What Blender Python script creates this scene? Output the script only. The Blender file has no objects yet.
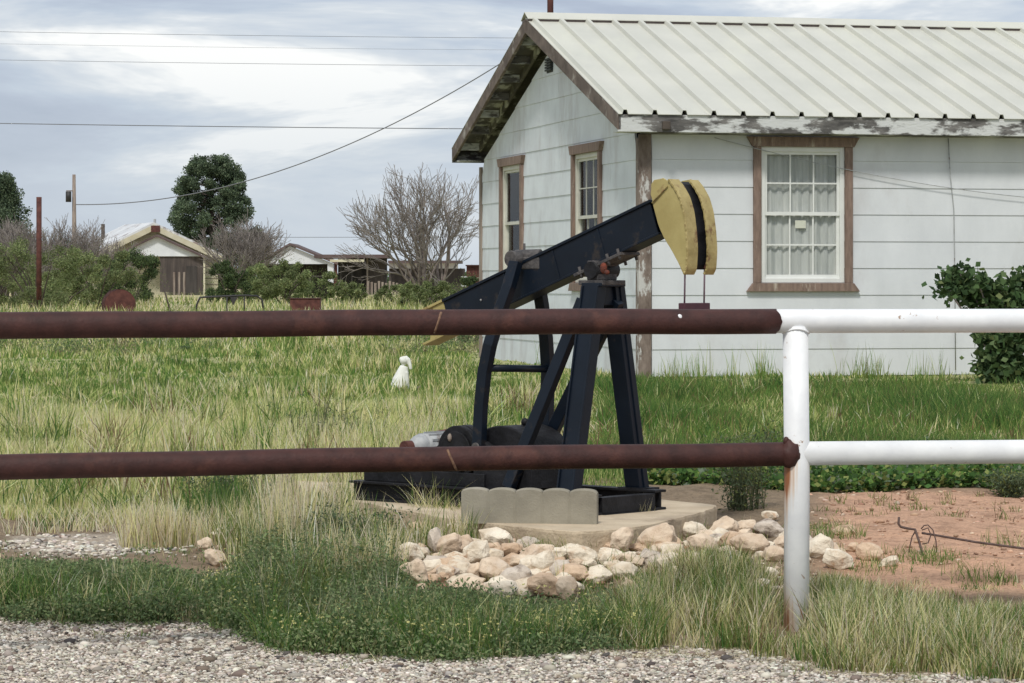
import bpy, bmesh, math, random
import numpy as np
from mathutils import Vector, Matrix, noise as mnoise

random.seed(7)
rng = np.random.default_rng(7)
scene = bpy.context.scene
C = scene.collection

# ------------------------------------------------------------------ camera, light, exposure
CAM_H = 1.36
F = 3000.0
cd = bpy.data.cameras.new('camera')
cam = bpy.data.objects.new('camera', cd)
C.objects.link(cam)
cam.location = (0, 0, CAM_H)
cam.rotation_euler = (math.radians(90), 0, 0)
cd.sensor_width = 36.0
cd.lens = 36.0 * F / 1024.0
cd.shift_y = -60.5 / 1024.0
cd.clip_start = 0.1
cd.clip_end = 6000
scene.camera = cam
scene.view_settings.view_transform = 'Standard'
scene.view_settings.look = 'None'
scene.view_settings.exposure = 0.32
scene.view_settings.gamma = 1.0

SUN_EL, SUN_AZ = math.radians(52), math.radians(192)   # azimuth clockwise from +Y
sd = bpy.data.lights.new('sun', 'SUN')
sun = bpy.data.objects.new('sun', sd)
C.objects.link(sun)
sd.energy = 2.1
sd.angle = math.radians(9)
sd.color = (1.0, 0.965, 0.90)
sdir = Vector((math.sin(SUN_AZ) * math.cos(SUN_EL), math.cos(SUN_AZ) * math.cos(SUN_EL), math.sin(SUN_EL)))
sun.rotation_euler = sdir.to_track_quat('Z', 'Y').to_euler()

world = bpy.data.worlds.new('World')
scene.world = world
world.use_nodes = True
wn, wl = world.node_tree.nodes, world.node_tree.links
wn.clear()


def wnode(t, **k):
    n = wn.new(t)
    for a, b in k.items():
        setattr(n, a, b)
    return n


def ramp(n, stops):
    cr = n.color_ramp
    while len(cr.elements) > 1:
        cr.elements.remove(cr.elements[0])
    for i, (p, c) in enumerate(stops):
        e = cr.elements[0] if i == 0 else cr.elements.new(p)
        e.position = p
        e.color = (*c, 1) if len(c) == 3 else c


sky = wnode('ShaderNodeTexSky', sky_type='NISHITA')
sky.sun_disc = False
sky.sun_elevation = SUN_EL
sky.sun_rotation = SUN_AZ
bg1 = wnode('ShaderNodeBackground')
bg1.inputs['Strength'].default_value = 0.07
wl.new(sky.outputs[0], bg1.inputs['Color'])
tc = wnode('ShaderNodeTexCoord')
mp = wnode('ShaderNodeMapping')
mp.inputs['Scale'].default_value = (6.0, 6.0, 30.0)
mp.inputs['Location'].default_value = (2.72, 0.0, -0.48)
wl.new(tc.outputs['Generated'], mp.inputs['Vector'])
n1 = wnode('ShaderNodeTexNoise')
n1.inputs['Scale'].default_value = 1.0
n1.inputs['Detail'].default_value = 6
n1.inputs['Roughness'].default_value = 0.60
n1.inputs['Distortion'].default_value = 0.35
wl.new(mp.outputs[0], n1.inputs['Vector'])
r1 = wnode('ShaderNodeValToRGB')
# blue-grey cloud undersides to bright cloud tops
ramp(r1, [(0.28, (0.31, 0.36, 0.46)), (0.40, (0.38, 0.43, 0.53)), (0.47, (0.45, 0.51, 0.60)), (0.54, (0.58, 0.62, 0.67)), (0.61, (0.86, 0.86, 0.85))])
wl.new(n1.outputs['Fac'], r1.inputs['Fac'])
# pale band near the horizon
sx = wnode('ShaderNodeSeparateXYZ')
wl.new(tc.outputs['Generated'], sx.inputs[0])
mr = wnode('ShaderNodeMapRange')
mr.inputs['From Min'].default_value = 0.0
mr.inputs['From Max'].default_value = 0.075
wl.new(sx.outputs['Z'], mr.inputs['Value'])
mixc = wnode('ShaderNodeMix', data_type='RGBA')
mixc.inputs['A'].default_value = (0.50, 0.56, 0.63, 1)
wl.new(mr.outputs[0], mixc.inputs['Factor'])
wl.new(r1.outputs['Color'], mixc.inputs['B'])
bg2 = wnode('ShaderNodeBackground')
bg2.inputs['Strength'].default_value = 1.0
wl.new(mixc.outputs['Result'], bg2.inputs['Color'])
ms = wnode('ShaderNodeMixShader')
ms.inputs[0].default_value = 0.88
wl.new(bg1.outputs[0], ms.inputs[1])
wl.new(bg2.outputs[0], ms.inputs[2])
wo = wnode('ShaderNodeOutputWorld')
wl.new(ms.outputs[0], wo.inputs['Surface'])

# ------------------------------------------------------------------ helpers


def P(px, py, Y):
    """world point seen at photo position (px, py) at distance Y (used while measuring)"""
    return Vector(((px - 512) / F * Y, Y, CAM_H + (281 - py) * Y / F))


GY = [-20, 11.3, 11.9, 12.8, 13.2, 16, 20, 30, 60, 200, 5000]
GZ = [-0.05, 0.0, 0.03, 0.165, 0.185, 0.215, 0.28, 0.39, 0.45, 0.5, 0.5]


def gz(x, y):
    x = np.asarray(x, float)
    y = np.asarray(y, float)
    b = np.interp(y, GY, GZ)
    b = b + 0.012 * np.sin(x * 2.3 + y * 1.1) * np.clip((y - 11.6) / 2, 0, 1) + 0.010 * np.sin(x * 5.1 - y * 3.7) * np.clip((y - 11.6) / 2, 0, 1)
    return b


def gpt(px, py):
    """ground point under photo position"""
    Y = 10.0
    while Y < 400:
        X = (px - 512) / F * Y
        if CAM_H + (281 - py) * Y / F <= float(gz(X, Y)):
            return Vector((X, Y, float(gz(X, Y))))
        Y += 0.02 if Y < 40 else 0.2
    return Vector(((px - 512) / F * 400, 400, 0.5))


def tag(o, label=None, cat=None, group=None, kind=None):
    if label: o['label'] = label
    if cat: o['category'] = cat
    if group: o['group'] = group
    if kind: o['kind'] = kind
    return o


def thing(name, loc, label, cat, group=None):
    o = bpy.data.objects.new(name, None)
    o.empty_display_size = 0.1
    C.objects.link(o)
    o.location = Vector(loc)
    return tag(o, label, cat, group)


def world_loc(o):
    v = Vector((0, 0, 0))
    while o is not None:
        v = v + o.location
        o = o.parent
    return v


class MB:
    """collects faces in world coordinates, links them as ONE mesh object"""
    def __init__(s):
        s.v, s.f, s.sm = [], [], []

    def add(s, verts, faces, smooth=False):
        n = len(s.v)
        s.v += [tuple(v) for v in verts]
        s.f += [tuple(i + n for i in f) for f in faces]
        s.sm += [smooth] * len(faces)
        return s

    def obox(s, o, ax, ay, az, xr, yr, zr):
        o, ax, ay, az = Vector(o), Vector(ax), Vector(ay), Vector(az)
        vs = [o + ax * x + ay * y + az * z for z in zr for y in yr for x in xr]
        fs = [(0, 2, 3, 1), (4, 5, 7, 6), (0, 1, 5, 4), (2, 6, 7, 3), (0, 4, 6, 2), (1, 3, 7, 5)]
        if ax.cross(ay).dot(az) * (xr[1] - xr[0]) * (yr[1] - yr[0]) * (zr[1] - zr[0]) < 0:
            fs = [tuple(reversed(f)) for f in fs]
        return s.add(vs, fs)

    def prism(s, pts_a, pts_b):
        """two matching outlines joined"""
        n = len(pts_a)
        fs = [tuple(range(n - 1, -1, -1)), tuple(range(n, 2 * n))]
        fs += [(i, (i + 1) % n, n + (i + 1) % n, n + i) for i in range(n)]
        return s.add(list(pts_a) + list(pts_b), fs)

    def beam(s, a, b, w, h, side=None, w2=None, h2=None):
        a, b = Vector(a), Vector(b)
        d = (b - a).normalized()
        side = Vector(side) if side is not None else Vector((0, 0, 1)).cross(d)
        side = (side - d * side.dot(d)).normalized()
        up = d.cross(side)
        w2 = w if w2 is None else w2
        h2 = h if h2 is None else h2
        A = [a + side * x * w / 2 + up * y * h / 2 for x, y in ((-1, -1), (1, -1), (1, 1), (-1, 1))]
        B = [b + side * x * w2 / 2 + up * y * h2 / 2 for x, y in ((-1, -1), (1, -1), (1, 1), (-1, 1))]
        return s.prism(A, B)

    def tube(s, pts, r, n=8, cap=True, smooth=True):
        pts = [Vector(p) for p in pts]
        rs = r if isinstance(r, (list, tuple)) else [r] * len(pts)
        vs, fs = [], []
        d0 = (pts[1] - pts[0]).normalized()
        ref = Vector((0, 0, 1)) if abs(d0.z) < 0.9 else Vector((1, 0, 0))
        u = d0.cross(ref).normalized()
        for i, p in enumerate(pts):
            d = (pts[min(i + 1, len(pts) - 1)] - pts[max(i - 1, 0)]).normalized()
            u = (u - d * u.dot(d)).normalized()
            w = d.cross(u)
            for k in range(n):
                a = 2 * math.pi * k / n
                vs.append(p + u * math.cos(a) * rs[i] + w * math.sin(a) * rs[i])
        for i in range(len(pts) - 1):
            for k in range(n):
                fs.append((i * n + k, i * n + (k + 1) % n, (i + 1) * n + (k + 1) % n, (i + 1) * n + k))
        s.add(vs, fs, smooth)
        if cap:
            b = len(s.v) - len(vs)
            s.f.append(tuple(b + k for k in range(n - 1, -1, -1)))
            s.f.append(tuple(b + (len(pts) - 1) * n + k for k in range(n)))
            s.sm += [False, False]
        return s

    def ball(s, c, r, seg=12, ring=8, axes=None):
        c = Vector(c)
        r = Vector((r, r, r)) if isinstance(r, (int, float)) else Vector(r)
        M = axes or Matrix.Identity(3)
        vs = [c + M @ Vector((0, 0, r.z))]
        for i in range(1, ring):
            t = math.pi * i / ring
            for k in range(seg):
                a = 2 * math.pi * k / seg
                vs.append(c + M @ Vector((r.x * math.sin(t) * math.cos(a), r.y * math.sin(t) * math.sin(a), r.z * math.cos(t))))
        vs.append(c - M @ Vector((0, 0, r.z)))
        fs = [(0, 1 + k, 1 + (k + 1) % seg) for k in range(seg)]
        for i in range(ring - 2):
            for k in range(seg):
                a, b = 1 + i * seg + k, 1 + i * seg + (k + 1) % seg
                fs.append((a, a + seg, b + seg, b))
        l = len(vs) - 1
        o = 1 + (ring - 2) * seg
        fs += [(l, o + (k + 1) % seg, o + k) for k in range(seg)]
        return s.add(vs, fs, True)

    def build(s, name, mat, parent=None, bevel=0, loc=None):
        me = bpy.data.meshes.new(name)
        if parent is not None:
            off = world_loc(parent)
        else:
            off = Vector(loc) if loc is not None else Vector((0, 0, 0))
        me.from_pydata([(a[0] - off.x, a[1] - off.y, a[2] - off.z) for a in s.v], [], s.f)
        me.polygons.foreach_set('use_smooth', s.sm)
        me.materials.append(mat)
        o = bpy.data.objects.new(name, me)
        C.objects.link(o)
        if parent is not None:
            o.parent = parent
        else:
            o.location = off
        if bevel:
            m = o.modifiers.new('bevel', 'BEVEL')
            m.width = bevel
            m.segments = 2
            m.limit_method = 'ANGLE'
        return o


def np_mesh(name, V, Fc, mat, cols=None, smooth=False):
    """V (n,3), Fc (m,k) -> fast mesh"""
    me = bpy.data.meshes.new(name)
    V = np.ascontiguousarray(V, np.float32)
    Fc = np.ascontiguousarray(Fc, np.int32)
    m, k = Fc.shape
    me.vertices.add(len(V))
    me.vertices.foreach_set('co', V.ravel())
    me.loops.add(m * k)
    me.loops.foreach_set('vertex_index', Fc.ravel())
    me.polygons.add(m)
    me.polygons.foreach_set('loop_start', np.arange(0, m * k, k, dtype=np.int32))
    me.polygons.foreach_set('loop_total', np.full(m, k, np.int32))
    if smooth:
        me.polygons.foreach_set('use_smooth', np.ones(m, bool))
    me.update(calc_edges=True)
    if cols is not None:
        at = me.color_attributes.new('col', 'FLOAT_COLOR', 'POINT')
        cc = np.ones((len(V), 4), np.float32)
        cc[:, :3] = cols
        at.data.foreach_set('color', cc.ravel())
    me.materials.append(mat)
    o = bpy.data.objects.new(name, me)
    C.objects.link(o)
    return o


# ------------------------------------------------------------------ materials


def mat(name, c1, c2=None, scale=6.0, rough=0.7, bump=0.0, bscale=None, metal=0.0, lo=0.35, hi=0.65,
        stain=None, sscale=2.0, slo=0.55, shi=0.7, stretch=(1, 1, 1), detail=6, spec=0.5, bdist=0.01, sstretch=None):
    m = bpy.data.materials.new(name)
    m.use_nodes = True
    nt = m.node_tree
    n, l = nt.nodes, nt.links
    b = n['Principled BSDF']
    b.inputs['Roughness'].default_value = rough
    b.inputs['Metallic'].default_value = metal
    b.inputs['Specular IOR Level'].default_value = spec
    g = n.new('ShaderNodeNewGeometry')
    mpn = n.new('ShaderNodeMapping')
    mpn.inputs['Scale'].default_value = stretch
    l.new(g.outputs['Position'], mpn.inputs['Vector'])
    nz = n.new('ShaderNodeTexNoise')
    nz.inputs['Scale'].default_value = scale
    nz.inputs['Detail'].default_value = detail
    nz.inputs['Roughness'].default_value = 0.6
    l.new(mpn.outputs[0], nz.inputs['Vector'])
    cr = n.new('ShaderNodeValToRGB')
    ramp(cr, [(lo, c1), (hi, c2 or c1)])
    l.new(nz.outputs['Fac'], cr.inputs['Fac'])
    out = cr.outputs['Color']
    if stain is not None:
        mp2 = n.new('ShaderNodeMapping')
        mp2.inputs['Scale'].default_value = sstretch or stretch
        mp2.inputs['Location'].default_value = (3.1, 1.7, 0.4)
        l.new(g.outputs['Position'], mp2.inputs['Vector'])
        n2 = n.new('ShaderNodeTexNoise')
        n2.inputs['Scale'].default_value = sscale
        n2.inputs['Detail'].default_value = 8
        n2.inputs['Roughness'].default_value = 0.65
        l.new(mp2.outputs[0], n2.inputs['Vector'])
        mr_ = n.new('ShaderNodeMapRange')
        mr_.inputs['From Min'].default_value = slo
        mr_.inputs['From Max'].default_value = shi
        l.new(n2.outputs['Fac'], mr_.inputs['Value'])
        mx = n.new('ShaderNodeMix')
        mx.data_type = 'RGBA'
        l.new(mr_.outputs[0], mx.inputs['Factor'])
        l.new(out, mx.inputs['A'])
        mx.inputs['B'].default_value = (*stain, 1)
        out = mx.outputs['Result']
    l.new(out, b.inputs['Base Color'])
    if bump:
        n3 = n.new('ShaderNodeTexNoise')
        n3.inputs['Scale'].default_value = bscale or scale * 4
        n3.inputs['Detail'].default_value = 8
        l.new(mpn.outputs[0], n3.inputs['Vector'])
        bp = n.new('ShaderNodeBump')
        bp.inputs['Strength'].default_value = bump
        bp.inputs['Distance'].default_value = bdist
        l.new(n3.outputs['Fac'], bp.inputs['Height'])
        l.new(bp.outputs[0], b.inputs['Normal'])
    return m


def leaf_mat(name, trans=0.35, rough=0.75):
    m = bpy.data.materials.new(name)
    m.use_nodes = True
    n, l = m.node_tree.nodes, m.node_tree.links
    b = n['Principled BSDF']
    b.inputs['Roughness'].default_value = rough
    b.inputs['Specular IOR Level'].default_value = 0.12
    a = n.new('ShaderNodeAttribute')
    a.attribute_name = 'col'
    l.new(a.outputs['Color'], b.inputs['Base Color'])
    t = n.new('ShaderNodeBsdfTranslucent')
    l.new(a.outputs['Color'], t.inputs['Color'])
    mx = n.new('ShaderNodeMixShader')
    mx.inputs[0].default_value = trans
    l.new(b.outputs[0], mx.inputs[1])
    l.new(t.outputs[0], mx.inputs[2])
    l.new(mx.outputs[0], n['Material Output'].inputs['Surface'])
    return m


M = {}
M['siding'] = mat('white_siding_paint', (0.585, 0.605, 0.625), (0.655, 0.675, 0.695), scale=3, rough=0.65, bump=0.15, bscale=60,
                  stretch=(1, 1, 0.5), stain=(0.47, 0.46, 0.46), sscale=1.1, slo=0.56, shi=0.80, bdist=0.004)
M['siding_old'] = mat('weathered_gable_paint', (0.60, 0.63, 0.66), (0.68, 0.72, 0.75), scale=3, rough=0.7, bump=0.25, bscale=60,
                      stain=(0.42, 0.40, 0.40), sscale=1.6, slo=0.50, shi=0.72, sstretch=(1, 1, 0.35), bdist=0.004)
M['trim'] = mat('bare_brown_wood_trim', (0.155, 0.105, 0.082), (0.25, 0.175, 0.14), scale=9, rough=0.8, bump=0.4, stretch=(3, 3, 0.6),
                stain=(0.42, 0.36, 0.30), sscale=5, slo=0.60, shi=0.72)
M['peel'] = mat('peeling_white_paint_on_grey_wood', (0.055, 0.052, 0.050), (0.19, 0.18, 0.17), scale=5, rough=0.85, bump=0.5, stretch=(0.8, 0.8, 2.5),
                stain=(0.56, 0.57, 0.56), sscale=3.4, slo=0.455, shi=0.53, sstretch=(0.8, 0.8, 2.2))
M['rake'] = mat('weathered_brown_rake_board', (0.075, 0.055, 0.045), (0.17, 0.13, 0.11), scale=5, rough=0.85, bump=0.4,
                stain=(0.34, 0.31, 0.28), sscale=3.2, slo=0.56, shi=0.66)
M['soffit'] = mat('stained_soffit_boards', (0.06, 0.055, 0.05), (0.13, 0.12, 0.10), scale=3, rough=0.9, bump=0.3,
                  stain=(0.42, 0.42, 0.38), sscale=2.6, slo=0.53, shi=0.60)
M['corner'] = mat('corner_board_peeling', (0.11, 0.08, 0.065), (0.25, 0.20, 0.17), scale=7, rough=0.85, bump=0.5, stretch=(2, 2, 0.8),
                  stain=(0.50, 0.49, 0.47), sscale=4, slo=0.55, shi=0.60)
M['roof'] = mat('cream_painted_metal_roof', (0.50, 0.50, 0.44), (0.56, 0.555, 0.49), scale=1.2, rough=0.45, stain=(0.60, 0.60, 0.50), sscale=1.5, slo=0.5, shi=0.8, sstretch=(1, .3, .3))
M['roof_gap'] = mat('ridge_gap_shade', (0.08, 0.06, 0.055), (0.14, 0.11, 0.10))
M['vinyl'] = mat('white_window_vinyl', (0.66, 0.67, 0.64), (0.72, 0.73, 0.70), rough=0.4)
M['aged_vinyl'] = mat('cream_window_frame', (0.50, 0.49, 0.43), (0.60, 0.59, 0.52), rough=0.5)
M['curtain'] = mat('pale_grey_curtain', (0.42, 0.43, 0.41), (0.60, 0.60, 0.57), scale=4, rough=0.9, stretch=(4, 4, .3))
M['lace'] = mat('mottled_lace_curtain', (0.30, 0.34, 0.32), (0.85, 0.88, 0.85), scale=5, rough=0.9, lo=0.40, hi=0.58)
M['dark_curtain'] = mat('dark_green_drape', (0.035, 0.075, 0.07), (0.12, 0.21, 0.19), scale=9, rough=0.9, stretch=(3, 3, .2))
M['interior'] = mat('dark_interior', (0.03, 0.035, 0.035))
M['paper'] = mat('pale_card', (0.75, 0.73, 0.62))
M['found'] = mat('wall_base_shadow', (0.10, 0.095, 0.085), (0.20, 0.19, 0.17), scale=5, rough=0.95, bump=0.4)
M['rustpipe'] = mat('brown_rusted_pipe', (0.034, 0.012, 0.010), (0.060, 0.021, 0.017), scale=14, rough=0.62, bump=0.5, bscale=90, stain=(0.10, 0.038, 0.026), sscale=6, slo=0.56, shi=0.75, spec=0.35, bdist=0.004)
M['whitepipe'] = mat('white_painted_pipe', (0.70, 0.71, 0.72), (0.80, 0.81, 0.81), scale=8, rough=0.5, bump=0.2, bscale=50, stain=(0.34, 0.24, 0.17), sscale=17, slo=0.665, shi=0.70, bdist=0.003)
M['navy'] = mat('navy_black_enamel', (0.0030, 0.0065, 0.013), (0.005, 0.010, 0.019), scale=6, rough=0.42, bump=0.15, bscale=40, stain=(0.035, 0.028, 0.024), sscale=9, slo=0.60, shi=0.72, bdist=0.003, spec=0.25)
M['black'] = mat('greasy_black_iron', (0.005, 0.005, 0.006), (0.016, 0.016, 0.019), scale=10, rough=0.6, bump=0.4, spec=0.25)
M['grease'] = mat('grey_greased_iron', (0.03, 0.028, 0.030), (0.10, 0.09, 0.085), scale=20, rough=0.7, bump=0.5)
M['scrape'] = mat('tan_scrape', (0.12, 0.06, 0.035), (0.24, 0.14, 0.085), scale=60, rough=0.8)
M['yellow'] = mat('faded_yellow_paint', (0.33, 0.265, 0.095), (0.42, 0.35, 0.14), scale=5, rough=0.6, bump=0.2, stain=(0.16, 0.08, 0.03), sscale=9, slo=0.59, shi=0.72)
M['yellow_edge'] = mat('yellow_paint_with_rusty_rim', (0.30, 0.235, 0.085), (0.42, 0.34, 0.14), scale=14, rough=0.6, bump=0.3, stain=(0.15, 0.07, 0.03), sscale=16, slo=0.54, shi=0.68)
M['orange'] = mat('orange_rust', (0.20, 0.035, 0.012), (0.06, 0.022, 0.015), scale=40, rough=0.8, bump=0.4)
M['purple'] = mat('dark_maroon_paint', (0.045, 0.012, 0.024), (0.07, 0.02, 0.03), scale=20, rough=0.6)
M['cable'] = mat('dull_purple_cable', (0.16, 0.10, 0.14), (0.22, 0.15, 0.18), scale=40, rough=0.6)
M['motor'] = mat('dusty_grey_motor_paint', (0.28, 0.29, 0.30), (0.42, 0.43, 0.43), scale=20, rough=0.6, stain=(0.12, 0.08, 0.06), sscale=14, slo=0.58, shi=0.66)
M['redrust'] = mat('flaking_red_rust', (0.055, 0.016, 0.013), (0.12, 0.042, 0.032), scale=7, rough=0.85, bump=0.5)
M['concrete'] = mat('sandy_concrete', (0.44, 0.35, 0.24), (0.56, 0.46, 0.33), scale=4, rough=0.95, bump=0.6, bscale=60, stain=(0.24, 0.18, 0.13), sscale=2.2, slo=0.52, shi=0.72)
M['edging'] = mat('grey_cast_concrete', (0.23, 0.21, 0.165), (0.31, 0.285, 0.225), scale=6, rough=0.95, bump=0.5, bscale=120, stain=(0.36, 0.33, 0.28), sscale=3, slo=0.55, shi=0.75, bdist=0.004)
M['statue'] = mat('white_plaster', (0.66, 0.66, 0.60), (0.78, 0.78, 0.73), scale=9, rough=0.8, stain=(0.36, 0.36, 0.30), sscale=7, slo=0.58, shi=0.72)
M['wood'] = mat('grey_weathered_wood', (0.16, 0.12, 0.10), (0.30, 0.25, 0.21), scale=4, rough=0.9, stretch=(3, 3, .3))
M['wire'] = mat('dark_cable', (0.16, 0.17, 0.19))
M['rust_wire'] = mat('rusty_wire', (0.07, 0.04, 0.03), (0.12, 0.08, 0.07), scale=30, rough=0.8)
M['bark'] = mat('grey_brown_bark', (0.13, 0.10, 0.09), (0.26, 0.22, 0.20), scale=6, rough=0.95)
M['twig'] = mat('pale_bare_twigs', (0.19, 0.165, 0.15), (0.28, 0.25, 0.23), scale=2, rough=0.95)
M['darkbark'] = mat('dark_bark', (0.05, 0.04, 0.035), (0.10, 0.08, 0.065), scale=6, rough=0.95)
M['leaf'] = leaf_mat('leaf_surface')
M['grass'] = leaf_mat('grass_surface', 0.5)
M['cream'] = mat('cream_siding', (0.48, 0.44, 0.30), (0.60, 0.56, 0.42), scale=1.2, rough=0.8)
M['faroof'] = mat('pale_metal_roof', (0.50, 0.51, 0.52), (0.66, 0.67, 0.67), scale=.8, rough=0.5, stain=(0.25, 0.2, 0.18), sscale=.9, slo=0.56, shi=0.66)
M['brownroof'] = mat('brown_roof_sheet', (0.07, 0.045, 0.045), (0.13, 0.09, 0.085), scale=1, rough=0.8)
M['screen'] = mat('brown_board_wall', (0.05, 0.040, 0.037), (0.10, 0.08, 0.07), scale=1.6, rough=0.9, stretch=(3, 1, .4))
M['coolwhite'] = mat('white_gable_paint', (0.58, 0.60, 0.63), (0.70, 0.72, 0.74), scale=1, rough=0.8)  # slightly bluish white base colour, mottled at random
M['dark'] = mat('dark_boards_and_shed_shade', (0.03, 0.026, 0.024), (0.07, 0.06, 0.055), scale=1.2, rough=0.9, stretch=(3, 1, .4))
M['blackmetal'] = mat('black_steel_tube', (0.015, 0.014, 0.014), (0.03, 0.03, 0.03), rough=0.6)


def glass_mat():
    m = bpy.data.materials.new('window_glass')
    m.use_nodes = True
    n, l = m.node_tree.nodes, m.node_tree.links
    n.remove(n['Principled BSDF'])
    t = n.new('ShaderNodeBsdfTransparent')
    t.inputs[0].default_value = (0.95, 0.96, 0.96, 1)
    g = n.new('ShaderNodeBsdfGlossy')
    g.inputs['Roughness'].default_value = 0.05
    mx = n.new('ShaderNodeMixShader')
    fr = n.new('ShaderNodeFresnel')
    fr.inputs[0].default_value = 1.13
    l.new(fr.outputs[0], mx.inputs[0])
    l.new(t.outputs[0], mx.inputs[1])
    l.new(g.outputs[0], mx.inputs[2])
    l.new(mx.outputs[0], n['Material Output'].inputs['Surface'])
    return m


M['glass'] = glass_mat()

# paint on the white post: rust runs below the lower weld and at its foot
mwp = M['whitepipe'].copy()
mwp.name = 'white_post_paint_with_rust_runs'
M['post'] = mwp
n, l = mwp.node_tree.nodes, mwp.node_tree.links
b = n['Principled BSDF']
src = b.inputs['Base Color'].links[0].from_socket
g = n.new('ShaderNodeNewGeometry')
mp_ = n.new('ShaderNodeMapping')
mp_.inputs['Scale'].default_value = (75, 75, 2.6)
l.new(g.outputs['Position'], mp_.inputs['Vector'])
nz = n.new('ShaderNodeTexNoise')
nz.inputs['Scale'].default_value = 1.0
nz.inputs['Detail'].default_value = 5
l.new(mp_.outputs[0], nz.inputs['Vector'])
sp = n.new('ShaderNodeSeparateXYZ')
l.new(g.outputs['Position'], sp.inputs[0])
cz = n.new('ShaderNodeFloatCurve')       # how far rust has run, by height up the post (z 0..1.3)
dv = n.new('ShaderNodeMath'); dv.operation = 'DIVIDE'; dv.inputs[1].default_value = 1.3
l.new(sp.outputs['Z'], dv.inputs[0])
cv = cz.mapping.curves[0]
for p_, v_ in ((0.06, 0.55), (0.14, 0.40), (0.25, 0.36), (0.38, 0.50), (0.48, 0.74), (0.535, 0.72), (0.60, 0.24), (0.70, 0.10)):
    cv.points.new(p_, v_)
cv.points[0].location = (0, 0.6)
cv.points[-1].location = (1, 0.05)
cz.mapping.update()
l.new(dv.outputs[0], cz.inputs['Value'])
sx_ = n.new('ShaderNodeMapRange')        # runs mostly down the side of the weld
sx_.inputs['From Min'].default_value = 1.058
sx_.inputs['From Max'].default_value = 1.105
sx_.inputs['To Min'].default_value = 0.42
sx_.inputs['To Max'].default_value = -0.12
l.new(sp.outputs['X'], sx_.inputs['Value'])
a1 = n.new('ShaderNodeMath'); a1.operation = 'ADD'
l.new(nz.outputs['Fac'], a1.inputs[0]); l.new(sx_.outputs[0], a1.inputs[1])
a2 = n.new('ShaderNodeMath'); a2.operation = 'MULTIPLY'
l.new(a1.outputs[0], a2.inputs[0]); l.new(cz.outputs[0], a2.inputs[1])
rr = n.new('ShaderNodeMapRange')
rr.inputs['From Min'].default_value = 0.30
rr.inputs['From Max'].default_value = 0.58
l.new(a2.outputs[0], rr.inputs['Value'])
cr = n.new('ShaderNodeValToRGB')
ramp(cr, [(0.0, (0.66, 0.55, 0.42)), (0.45, (0.60, 0.36, 0.17)), (1.0, (0.30, 0.115, 0.045))])
l.new(rr.outputs[0], cr.inputs['Fac'])
mx = n.new('ShaderNodeMix'); mx.data_type = 'RGBA'
l.new(rr.outputs[0], mx.inputs['Factor'])
l.new(src, mx.inputs['A']); l.new(cr.outputs['Color'], mx.inputs['B'])
l.new(mx.outputs['Result'], b.inputs['Base Color'])

# ------------------------------------------------------------------ ground zones (world X, Y)
EDX = np.array([-3.2, -1.99, -1.2, -1.0, -0.65, -0.22, 0.32, 0.62, 1.0, 1.4, 1.8, 3.0])
EDY = np.array([11.8, 11.78, 11.7, 11.35, 10.85, 10.72, 11.05, 11.1, 10.72, 10.38, 10.16, 10.05])
PAD = [(572, 531), (640, 526), (700, 512), (716, 505), (672, 500.5), (590, 491), (300, 481), (255, 486), (335, 497), (455, 519)]
PADW = [(((px - 512) / F) * Yp, Yp) for px, py in PAD for Yp in [(CAM_H - 0.276) * F / (py - 281)]]


def edge(x):
    return np.interp(x, EDX, EDY) + 0.05 * np.sin(x * 9) + 0.03 * np.sin(x * 23) + .22 * (vnoise(x, 0.0, 4.5, 61) - .5) + .12 * (vnoise(x, 0.0, 13, 62) - .5)


def in_pad(x, y, grow=0.0):
    inside = np.zeros(np.shape(x), bool)
    cx, cy = np.mean([p[0] for p in PADW]), np.mean([p[1] for p in PADW])
    pts = [(cx + (a - cx) * (1 + grow), cy + (b - cy) * (1 + grow)) for a, b in PADW]
    j = len(pts) - 1
    for i in range(len(pts)):
        xi, yi = pts[i]
        xj, yj = pts[j]
        c = ((yi > y) != (yj > y)) & (x < (xj - xi) * (y - yi) / (yj - yi) + xi)
        inside ^= c
        j = i
    return inside


def vnoise(x, y, s, seed=0.0):
    """cheap smooth value noise 0..1"""
    x = np.asarray(x) * s + seed * 17.3
    y = np.asarray(y) * s + seed * 5.7
    xi, yi = np.floor(x), np.floor(y)
    fx, fy = x - xi, y - yi
    fx, fy = fx * fx * (3 - 2 * fx), fy * fy * (3 - 2 * fy)

    def h(a, b):
        return np.modf(np.abs(np.sin(a * 127.1 + b * 311.7) * 43758.5453))[0]
    return (h(xi, yi) * (1 - fx) + h(xi + 1, yi) * fx) * (1 - fy) + (h(xi, yi + 1) * (1 - fx) + h(xi + 1, yi + 1) * fx) * fy


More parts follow.
